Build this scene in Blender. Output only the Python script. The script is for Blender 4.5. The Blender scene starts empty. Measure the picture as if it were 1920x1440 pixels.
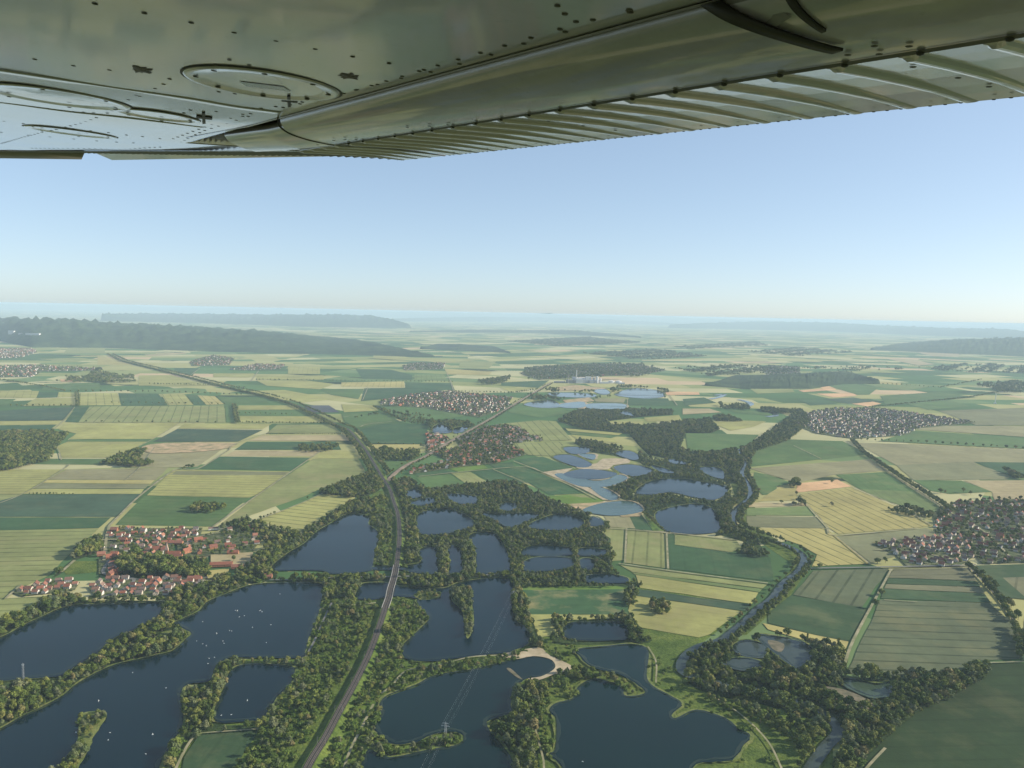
import bpy, bmesh, math, random
import numpy as np
from mathutils import Vector, Matrix
random.seed(7); rng = np.random.default_rng(7)
scene = bpy.context.scene
C = scene.collection
D = bpy.data

# ------------------------------------------------------------------ camera
ALT = 450.0
PITCH = math.radians(5.26); ROLL = math.radians(1.19); FPX = 1443.0
_r0 = Vector((1, 0, 0)); _u0 = Vector((0, math.sin(PITCH), math.cos(PITCH)))
FWD = Vector((0, math.cos(PITCH), -math.sin(PITCH)))
RIGHT = _r0 * math.cos(ROLL) + _u0 * math.sin(ROLL)
UP = -_r0 * math.sin(ROLL) + _u0 * math.cos(ROLL)
CAM = Vector((0, 0, ALT))
cam = D.cameras.new('camera'); cam_o = D.objects.new('camera', cam); C.objects.link(cam_o)
M = Matrix.Identity(4)
for i in range(3):
    M[i][0] = RIGHT[i]; M[i][1] = UP[i]; M[i][2] = -FWD[i]; M[i][3] = CAM[i]
cam_o.matrix_world = M
cam.sensor_fit = 'HORIZONTAL'; cam.sensor_width = 36.0; cam.lens = 36.0 * FPX / 1920.0
cam.clip_start = 0.05; cam.clip_end = 300000.0
scene.camera = cam_o

# ------------------------------------------------------------------ sky and sun
SUN_EL = math.radians(25.0); SUN_AZ = math.radians(86.0)      # azimuth measured from +Y (the view) towards +X
world = D.worlds.new('World'); scene.world = world; world.use_nodes = True
wt = world.node_tree; bg = wt.nodes['Background']
sky = wt.nodes.new('ShaderNodeTexSky'); sky.sky_type = 'NISHITA'; sky.sun_disc = False
sky.sun_elevation = SUN_EL; sky.sun_rotation = SUN_AZ
sky.altitude = 300; sky.air_density = 0.66; sky.dust_density = 0.7; sky.ozone_density = 2.1
sg = wt.nodes.new('ShaderNodeGamma'); sg.inputs[1].default_value = 0.57     # softer gradient of a hazy summer sky
wt.links.new(sky.outputs[0], sg.inputs[0]); tn_ = wt.nodes.new('ShaderNodeMix'); tn_.data_type = 'RGBA'; tn_.blend_type = 'MULTIPLY'; tn_.inputs[0].default_value = 1.0; tn_.inputs[7].default_value = (0.955, 1.02, 1.045, 1)     # cool white balance
wt.links.new(sg.outputs[0], tn_.inputs[6]); wt.links.new(tn_.outputs[2], bg.inputs[0]); bg.inputs[1].default_value = 0.15
sun = D.lights.new('sun', 'SUN'); sun.energy = 3.5; sun.angle = math.radians(0.53); sun.color = (1.0, 0.90, 0.74)
sun_o = D.objects.new('sun', sun); C.objects.link(sun_o)
sdir = Vector((math.sin(SUN_AZ) * math.cos(SUN_EL), math.cos(SUN_AZ) * math.cos(SUN_EL), math.sin(SUN_EL)))
sun_o.rotation_euler = sdir.to_track_quat('Z', 'Y').to_euler()
vs = scene.view_settings
vs.view_transform = 'Standard'; vs.look = 'None'; vs.gamma = 1.0; vs.use_curve_mapping = False
vs.exposure = 1.12
cy = scene.cycles
cy.max_bounces = 5; cy.diffuse_bounces = 2; cy.glossy_bounces = 3; cy.transmission_bounces = 2; cy.volume_bounces = 1
cy.caustics_reflective = False; cy.caustics_refractive = False
cy.use_denoising = True
try: cy.denoiser = 'OPENIMAGEDENOISE'
except Exception: pass

# ------------------------------------------------------------------ helpers
def ground(px, py, z=0.0):
    d = RIGHT * (px - 960.0) + UP * (720.0 - py) + FWD * FPX
    t = (z - ALT) / d.z
    p = CAM + d * t
    return (p.x, p.y, z)
R_np = np.array(RIGHT); U_np = np.array(UP); F_np = np.array(FWD); C_np = np.array(CAM)
def project(P):
    P = np.asarray(P, float) - C_np
    w = P @ F_np
    w = np.where(w < 1e-3, 1e-3, w)
    return np.stack([960 + FPX * (P @ R_np) / w, 720 - FPX * (P @ U_np) / w], -1)
def inpoly(pts, poly):
    x, y = pts[:, 0], pts[:, 1]; ins = np.zeros(len(pts), bool)
    n = len(poly)
    for i in range(n):
        x1, y1 = poly[i]; x2, y2 = poly[(i + 1) % n]
        if y1 == y2: continue
        c = ((y1 > y) != (y2 > y)) & (x < (x2 - x1) * (y - y1) / (y2 - y1) + x1)
        ins ^= c
    return ins
def smooth_closed(pts, k=4):
    out = []; n = len(pts)
    for i in range(n):
        p0, p1, p2, p3 = (np.array(pts[(i + j - 1) % n], float) for j in range(4))
        for s in range(k):
            t = s / k
            out.append(tuple(0.5 * ((2 * p1) + (-p0 + p2) * t + (2 * p0 - 5 * p1 + 4 * p2 - p3) * t * t + (-p0 + 3 * p1 - 3 * p2 + p3) * t ** 3)))
    return out
def smooth_open(pts, k=6):
    pts = [np.array(p, float) for p in pts]; out = []
    for i in range(len(pts) - 1):
        p1, p2 = pts[i], pts[i + 1]
        p0 = pts[i - 1] if i else 2 * p1 - p2
        p3 = pts[i + 2] if i + 2 < len(pts) else 2 * p2 - p1
        for s in range(k):
            t = s / k
            out.append(tuple(0.5 * ((2 * p1) + (-p0 + p2) * t + (2 * p0 - 5 * p1 + 4 * p2 - p3) * t * t + (-p0 + 3 * p1 - 3 * p2 + p3) * t ** 3)))
    out.append(tuple(pts[-1])); return out
def link(name, me, mat=None, parent=None):
    o = D.objects.new(name, me); C.objects.link(o)
    if mat is not None and me is not None and len(me.materials) == 0:
        me.materials.append(mat)
    if parent is not None: o.parent = parent
    return o
def mesh(name, v, f):
    me = D.meshes.new(name); me.from_pydata([tuple(map(float, p)) for p in v], [], f); me.update(); return me
def tag(o, label=None, cat=None, group=None, kind=None):
    if label: o['label'] = label
    if cat: o['category'] = cat
    if group: o['group'] = group
    if kind: o['kind'] = kind
    return o
def empty(name, loc=(0, 0, 0), rz=0.0, sc=(1, 1, 1)):
    o = D.objects.new(name, None); C.objects.link(o); o.location = loc; o.rotation_euler = (0, 0, rz); o.scale = sc
    o.empty_display_size = 1.0
    return o

# ------------------------------------------------------------------ materials
def mat(name):
    m = D.materials.new(name); m.use_nodes = True
    nt = m.node_tree; b = nt.nodes['Principled BSDF']
    return m, nt, b
def N(nt, t, **kw):
    n = nt.nodes.new(t)
    for k, v in kw.items():
        if k.startswith('i_'): n.inputs[k[2:].replace('_', ' ')].default_value = v
        else: setattr(n, k, v)
    return n
def ramp(nt, fac, stops, interp='LINEAR'):
    r = nt.nodes.new('ShaderNodeValToRGB'); cr = r.color_ramp; cr.interpolation = interp
    while len(cr.elements) < len(stops): cr.elements.new(0.5)
    for e, (p, c) in zip(cr.elements, stops):
        e.position = p; e.color = (c[0], c[1], c[2], 1)
    nt.links.new(fac, r.inputs[0]); return r.outputs[0]
def mix(nt, fac, a, b, mode='MIX'):
    n = nt.nodes.new('ShaderNodeMix'); n.data_type = 'RGBA'; n.blend_type = mode
    def s(i, v):
        if isinstance(v, (int, float)): n.inputs[i].default_value = v
        elif isinstance(v, tuple): n.inputs[i].default_value = (v[0], v[1], v[2], 1)
        else: nt.links.new(v, n.inputs[i])
    s(0, fac); s(6, a); s(7, b); return n.outputs[2]
def math_(nt, op, a, b=None, c=None):
    n = nt.nodes.new('ShaderNodeMath'); n.operation = op
    for i, v in enumerate((a, b, c)):
        if v is None: continue
        if isinstance(v, (int, float)): n.inputs[i].default_value = v
        else: nt.links.new(v, n.inputs[i])
    return n.outputs[0]
def pos(nt): return nt.nodes.new('ShaderNodeNewGeometry').outputs['Position']
def noise(nt, vec, scale, detail=3, rough=0.55, out=0):
    n = nt.nodes.new('ShaderNodeTexNoise'); n.inputs['Scale'].default_value = scale; n.inputs['Detail'].default_value = detail
    n.inputs['Roughness'].default_value = rough
    nt.links.new(vec, n.inputs['Vector']); return n.outputs[out]
def flat(name, col, rough=0.9, var=0.25, scale=0.05, col2=None, spec=0.2):
    m, nt, b = mat(name); p = pos(nt)
    f = noise(nt, p, scale, 5, 0.6)
    c2 = col2 or tuple(c * (1 - var) for c in col); c1 = tuple(min(1, c * (1 + var * 0.6)) for c in col)
    nt.links.new(ramp(nt, f, [(0.3, c2), (0.7, c1)]), b.inputs['Base Color'])
    b.inputs['Roughness'].default_value = rough; b.inputs['Specular IOR Level'].default_value = spec
    return m

# crop field: object colour, patches, tramlines and drill rows along the UV direction
def make_field_mat():
    m, nt, b = mat('crop_field'); L = nt.links
    oi = N(nt, 'ShaderNodeObjectInfo'); col = oi.outputs['Color']
    p = pos(nt)
    n1 = noise(nt, p, 0.006, 4, 0.6); n2 = noise(nt, p, 0.045, 4, 0.65)
    v = math_(nt, 'MULTIPLY_ADD', n1, 1.0, 0.5)
    v2 = math_(nt, 'MULTIPLY_ADD', n2, 0.6, 0.70)
    k = math_(nt, 'MULTIPLY', v, v2)
    kk = nt.nodes.new('ShaderNodeCombineColor')
    for i in range(3): L.new(k, kk.inputs[i])
    c = mix(nt, 1.0, col, kk.outputs[0], 'MULTIPLY')
    # drier, yellower patches
    dry = ramp(nt, noise(nt, p, 0.011, 5, 0.62), [(0.50, (0, 0, 0)), (0.64, (1, 1, 1))])
    at = N(nt, 'ShaderNodeAttribute', attribute_type='OBJECT', attribute_name='dry')
    c = mix(nt, math_(nt, 'MULTIPLY', dry, at.outputs['Fac']), c, (0.26, 0.235, 0.11))
    uv = N(nt, 'ShaderNodeUVMap'); sx = N(nt, 'ShaderNodeSeparateXYZ'); L.new(uv.outputs[0], sx.inputs[0])
    u = sx.outputs[0]
    # drill streaks: noise stretched along v
    mp = N(nt, 'ShaderNodeMapping'); mp.inputs['Scale'].default_value = (0.16, 0.004, 1); L.new(uv.outputs[0], mp.inputs[0])
    st = noise(nt, mp.outputs[0], 1.0, 3, 0.6)
    c = mix(nt, math_(nt, 'MULTIPLY_ADD', st, 0.7, -0.2), c, mix(nt, 1.0, c, (0.70, 0.72, 0.66), 'MULTIPLY'))
    # tramlines
    at2 = N(nt, 'ShaderNodeAttribute', attribute_type='OBJECT', attribute_name='tram')
    at3 = N(nt, 'ShaderNodeAttribute', attribute_type='OBJECT', attribute_name='gap')
    fr = math_(nt, 'FRACT', math_(nt, 'DIVIDE', u, at3.outputs['Fac']))
    dist = math_(nt, 'MULTIPLY', math_(nt, 'ABSOLUTE', math_(nt, 'SUBTRACT', fr, 0.5)), at3.outputs['Fac'])
    ln = math_(nt, 'LESS_THAN', dist, 1.9)
    brk = ramp(nt, noise(nt, p, 0.02, 3), [(0.3, (0.35, 0.35, 0.35)), (0.6, (1, 1, 1))])
    c = mix(nt, math_(nt, 'MULTIPLY', math_(nt, 'MULTIPLY', ln, at2.outputs['Fac']), brk), c, mix(nt, 1.0, c, (0.34, 0.40, 0.36), 'MULTIPLY'))
    L.new(c, b.inputs['Base Color']); b.inputs['Roughness'].default_value = 0.95; b.inputs['Specular IOR Level'].default_value = 0.1
    bp = N(nt, 'ShaderNodeBump'); bp.inputs['Strength'].default_value = 0.5; bp.inputs['Distance'].default_value = 0.5
    L.new(noise(nt, p, 0.35, 3), bp.inputs['Height']); L.new(bp.outputs[0], b.inputs['Normal'])
    return m
MAT_FIELD = make_field_mat()

# far farmland: patchwork of strips, copses and hedges
def make_far_mat(name, woods=0.5, tint=1.0):
    m, nt, b = mat(name); L = nt.links; p = pos(nt)
    vo = N(nt, 'ShaderNodeTexVoronoi', voronoi_dimensions='2D'); vo.inputs['Scale'].default_value = 1 / 1500.0; L.new(p, vo.inputs['Vector'])
    sc = N(nt, 'ShaderNodeSeparateColor'); L.new(vo.outputs['Color'], sc.inputs[0])
    vr = N(nt, 'ShaderNodeVectorRotate', rotation_type='Z_AXIS'); L.new(p, vr.inputs['Vector'])
    L.new(math_(nt, 'MULTIPLY_ADD', sc.outputs[0], 1.5, -0.75), vr.inputs['Angle'])
    br = N(nt, 'ShaderNodeTexBrick'); L.new(vr.outputs[0], br.inputs['Vector'])
    br.inputs['Color1'].default_value = (0, 0, 0, 1); br.inputs['Color2'].default_value = (1, 1, 1, 1); br.inputs['Mortar'].default_value = (0.3, 0.3, 0.3, 1)
    br.inputs['Scale'].default_value = 1.0; br.inputs['Mortar Size'].default_value = 0.0
    br.inputs['Brick Width'].default_value = 640.0; br.inputs['Row Height'].default_value = 260.0; br.offset = 0.37
    g = N(nt, 'ShaderNodeRGBToBW'); L.new(br.outputs['Color'], g.inputs[0])
    t = tint
    pal = [(0.0, (0.050*t, 0.095*t, 0.035*t)), (0.16, (0.19*t, 0.21*t, 0.08*t)), (0.30, (0.075*t, 0.135*t, 0.05*t)), (0.42, (0.27*t, 0.26*t, 0.11*t)),
           (0.58, (0.11*t, 0.16*t, 0.065*t)), (0.66, (0.34*t, 0.32*t, 0.17*t)), (0.86, (0.055*t, 0.11*t, 0.04*t)), (0.95, (0.40*t, 0.30*t, 0.18*t))]
    c = ramp(nt, g.outputs[0], pal, 'CONSTANT')
    c = mix(nt, 0.35, c, mix(nt, 1.0, c, ramp(nt, noise(nt, p, 0.004, 4), [(0.3, (0.5, 0.55, 0.5)), (0.7, (1.2, 1.2, 1.2))]), 'MULTIPLY'))
    mp = N(nt, 'ShaderNodeMapping'); mp.inputs['Scale'].default_value = (0.0011, 0.0026, 1); L.new(p, mp.inputs[0])
    wn = noise(nt, mp.outputs[0], 1.0, 5, 0.6)
    w = ramp(nt, wn, [(1 - woods - 0.015, (0, 0, 0)), (1 - woods + 0.015, (1, 1, 1))])
    c = mix(nt, w, c, (0.022, 0.042, 0.018))
    L.new(c, b.inputs['Base Color']); b.inputs['Roughness'].default_value = 0.95; b.inputs['Specular IOR Level'].default_value = 0.05
    return m
MAT_FAR = make_far_mat('far_farmland', 0.37, 1.25)
def make_meadow(name, c1, c2, c3, s=0.03):
    m, nt, b = mat(name); p = pos(nt); L = nt.links
    f = noise(nt, p, s, 6, 0.7); g = noise(nt, p, s * 9, 4, 0.7); d = noise(nt, p, s * 0.25, 3)
    c = ramp(nt, f, [(0.32, c1), (0.5, c2), (0.68, c3)])
    c = mix(nt, 0.7, c, mix(nt, 1.0, c, ramp(nt, g, [(0.3, (0.35, 0.40, 0.35)), (0.65, (1.25, 1.25, 1.2))]), 'MULTIPLY'))
    c = mix(nt, 0.5, c, mix(nt, 1.0, c, ramp(nt, d, [(0.35, (0.7, 0.8, 0.7)), (0.65, (1.2, 1.1, 1.0))]), 'MULTIPLY'))
    L.new(c, b.inputs['Base Color']); b.inputs['Roughness'].default_value = 0.95; b.inputs['Specular IOR Level'].default_value = 0.1
    bp = N(nt, 'ShaderNodeBump'); bp.inputs['Strength'].default_value = 0.9; bp.inputs['Distance'].default_value = 1.5
    L.new(noise(nt, p, 0.28, 4, 0.7), bp.inputs['Height']); L.new(bp.outputs[0], b.inputs['Normal'])
    return m
MAT_MEADOW = make_meadow('rough_meadow', (0.052, 0.088, 0.018), (0.098, 0.140, 0.030), (0.155, 0.185, 0.045))
MAT_SCRUB = make_meadow('scrub_ground', (0.06, 0.105, 0.022), (0.11, 0.165, 0.032), (0.165, 0.21, 0.045), 0.05)
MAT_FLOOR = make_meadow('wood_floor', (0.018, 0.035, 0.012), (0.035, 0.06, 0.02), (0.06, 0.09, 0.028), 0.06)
MAT_REED = make_meadow('reed_bank', (0.09, 0.13, 0.035), (0.15, 0.18, 0.055), (0.22, 0.22, 0.09), 0.08)
MAT_SAND = flat('sand', (0.40, 0.33, 0.22), var=0.35, scale=0.06, col2=(0.24, 0.20, 0.12))
MAT_PIT = flat('pit_sand', (0.42, 0.29, 0.17), var=0.4, scale=0.035, col2=(0.16, 0.16, 0.07))
MAT_PATH = flat('farm_track', (0.29, 0.255, 0.165), var=0.35, scale=0.05, col2=(0.13, 0.145, 0.06))
MAT_ROAD = flat('asphalt_road', (0.15, 0.15, 0.14), var=0.2)
MAT_MUD = flat('river_mud', (0.17, 0.14, 0.095), var=0.4, scale=0.12, col2=(0.07, 0.075, 0.04))
MAT_VILLAGE = make_meadow('village_ground', (0.045, 0.08, 0.025), (0.10, 0.12, 0.055), (0.20, 0.19, 0.13), 0.09)
MAT_BALLAST = flat('ballast', (0.045, 0.042, 0.040), var=0.35, scale=0.25)
MAT_RAIL = flat('rail_steel', (0.20, 0.16, 0.13), 0.5, 0.1)
MAT_CONC = flat('concrete', (0.26, 0.255, 0.24), 0.85, 0.15, 0.3)
def make_water(name, deep, shallow, rough=0.06, wave=0.010):
    m, nt, b = mat(name); p = pos(nt); L = nt.links
    f = noise(nt, p, 0.006, 4, 0.55); f2 = noise(nt, p, 0.02, 5, 0.65)
    c = ramp(nt, f, [(0.35, deep), (0.75, shallow)])
    L.new(c, b.inputs['Base Color']); b.inputs['IOR'].default_value = 1.333; b.inputs['Specular IOR Level'].default_value = 0.27
    mpw = N(nt, 'ShaderNodeMapping'); mpw.inputs['Scale'].default_value = (0.0022, 0.011, 1); mpw.inputs['Rotation'].default_value = (0, 0, 0.5); L.new(p, mpw.inputs[0])
    cat = ramp(nt, noise(nt, mpw.outputs[0], 1.0, 5, 0.65), [(0.44, (0, 0, 0)), (0.60, (1, 1, 1))])     # calm and wind-ruffled patches
    L.new(math_(nt, 'MULTIPLY_ADD', cat, 0.20, math_(nt, 'MULTIPLY_ADD', f2, 0.06, 0.02)), b.inputs['Roughness'])
    bp = N(nt, 'ShaderNodeBump'); bp.inputs['Strength'].default_value = 0.35; bp.inputs['Distance'].default_value = wave * 8
    L.new(noise(nt, p, 0.5, 3, 0.6), bp.inputs['Height']); L.new(bp.outputs[0], b.inputs['Normal'])
    return m
MAT_LAKE = make_water('lake_water', (0.0008, 0.010, 0.016), (0.0015, 0.014, 0.020))
MAT_GREENLAKE = make_water('green_lake_water', (0.0008, 0.011, 0.012), (0.002, 0.018, 0.017))
MAT_TURQ = make_water('gravel_pit_water', (0.045, 0.085, 0.08), (0.08, 0.125, 0.11))
MAT_SHALLOW = make_water('shallow_water', (0.010, 0.022, 0.018), (0.026, 0.040, 0.028))
MAT_RIVER = make_water('river_water', (0.03, 0.045, 0.04), (0.05, 0.065, 0.055))
MAT_POND = make_water('algae_pond_water', (0.03, 0.05, 0.035), (0.07, 0.10, 0.055))
def make_leaf(name, stops, rough=0.75):
    m, nt, b = mat(name); L = nt.links
    oi = N(nt, 'ShaderNodeObjectInfo')
    c = ramp(nt, oi.outputs['Random'], stops)
    c = mix(nt, 0.5, c, mix(nt, 1.0, c, ramp(nt, noise(nt, pos(nt), 0.45, 2), [(0.3, (0.55, 0.6, 0.5)), (0.7, (1.4, 1.35, 1.2))]), 'MULTIPLY'))
    L.new(c, b.inputs['Base Color']); b.inputs['Roughness'].default_value = rough; b.inputs['Specular IOR Level'].default_value = 0.15
    return m
MAT_LEAF = make_leaf('broadleaf', [(0.0, (0.032, 0.056, 0.013)), (0.25, (0.068, 0.102, 0.021)), (0.6, (0.122, 0.152, 0.031)), (0.88, (0.180, 0.190, 0.050)), (1.0, (0.20, 0.17, 0.075))])
MAT_WILLOW = make_leaf('willow_leaf', [(0.0, (0.085, 0.12, 0.045)), (0.5, (0.12, 0.145, 0.065)), (1.0, (0.15, 0.16, 0.085))])
MAT_SHRUB = make_leaf('shrub_leaf', [(0.0, (0.07, 0.12, 0.022)), (0.5, (0.11, 0.165, 0.032)), (1.0, (0.165, 0.20, 0.05))])
MAT_BARK = flat('bark', (0.10, 0.08, 0.055), var=0.3, scale=1.0)
MAT_FOREST = make_meadow('forest_canopy', (0.012, 0.026, 0.013), (0.030, 0.055, 0.022), (0.065, 0.095, 0.036), 0.004)

# ------------------------------------------------------------------ ground, fields, lakes
ZL = {}
def zof(base):                      # every sheet lies 5 mm above the one below it in its layer
    ZL[base] = ZL.get(base, 0) + 1
    return base + 0.005 * ZL[base]
def sheet(name, pxpoly, m, base=0.0, smooth=0, color=None, tram=0.0, gap=26.0, tdir=None, dry=0.0, jag=0.0):
    z = zof(base)
    pts = [ground(x, y, z) for x, y in pxpoly]
    if m is MAT_FIELD and pxpoly[0][1] > 820:          # hand-driven headlands are never quite straight
        q = []
        for i in range(len(pts)):
            a, c = np.array(pts[i]), np.array(pts[(i + 1) % len(pts)]); n_ = max(1, int(np.linalg.norm(c - a) / 35))
            for j in range(n_):
                e = a + (c - a) * j / n_
                if j: e = e + np.array([random.uniform(-1.3, 1.3), random.uniform(-1.3, 1.3), 0])
                q.append(tuple(e))
        pts = q
    if smooth:
        p2 = smooth_closed([(p[0], p[1]) for p in pts], smooth)
        if jag:
            p2 = [(x + random.uniform(-jag, jag), y + random.uniform(-jag, jag)) for x, y in p2]
        pts = [(x, y, z) for x, y in p2]
    me = mesh(name, pts, [list(range(len(pts)))])
    if me.polygons[0].normal.z < 0: me.flip_normals()
    o = link(name, me, m); o['kind'] = 'structure'
    if m is MAT_FIELD:
        if tdir is None: a, c = pxpoly[0], pxpoly[1]
        elif isinstance(tdir, int): a, c = pxpoly[tdir], pxpoly[(tdir + 1) % len(pxpoly)]
        else: a, c = tdir
        a = ground(*a); c = ground(*c); d = np.array([c[0] - a[0], c[1] - a[1]]); d /= np.hypot(*d)
        uv = me.uv_layers.new(name='UVMap')
        off = random.uniform(0, 50)
        for lp in me.loops:
            q = me.vertices[lp.vertex_index].co
            uv.data[lp.index].uv = (q.x * -d[1] + q.y * d[0] + off, q.x * d[0] + q.y * d[1])
        o.color = (*color, 1); o['tram'] = float(tram); o['gap'] = float(gap); o['dry'] = float(dry)
    return o
g = mesh('ground', [(-90000, -15000, 0), (90000, -15000, 0), (90000, 95000, 0), (-90000, 95000, 0)], [(0, 1, 2, 3)])
tag(link('ground', g, MAT_FAR), kind='structure')

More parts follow.
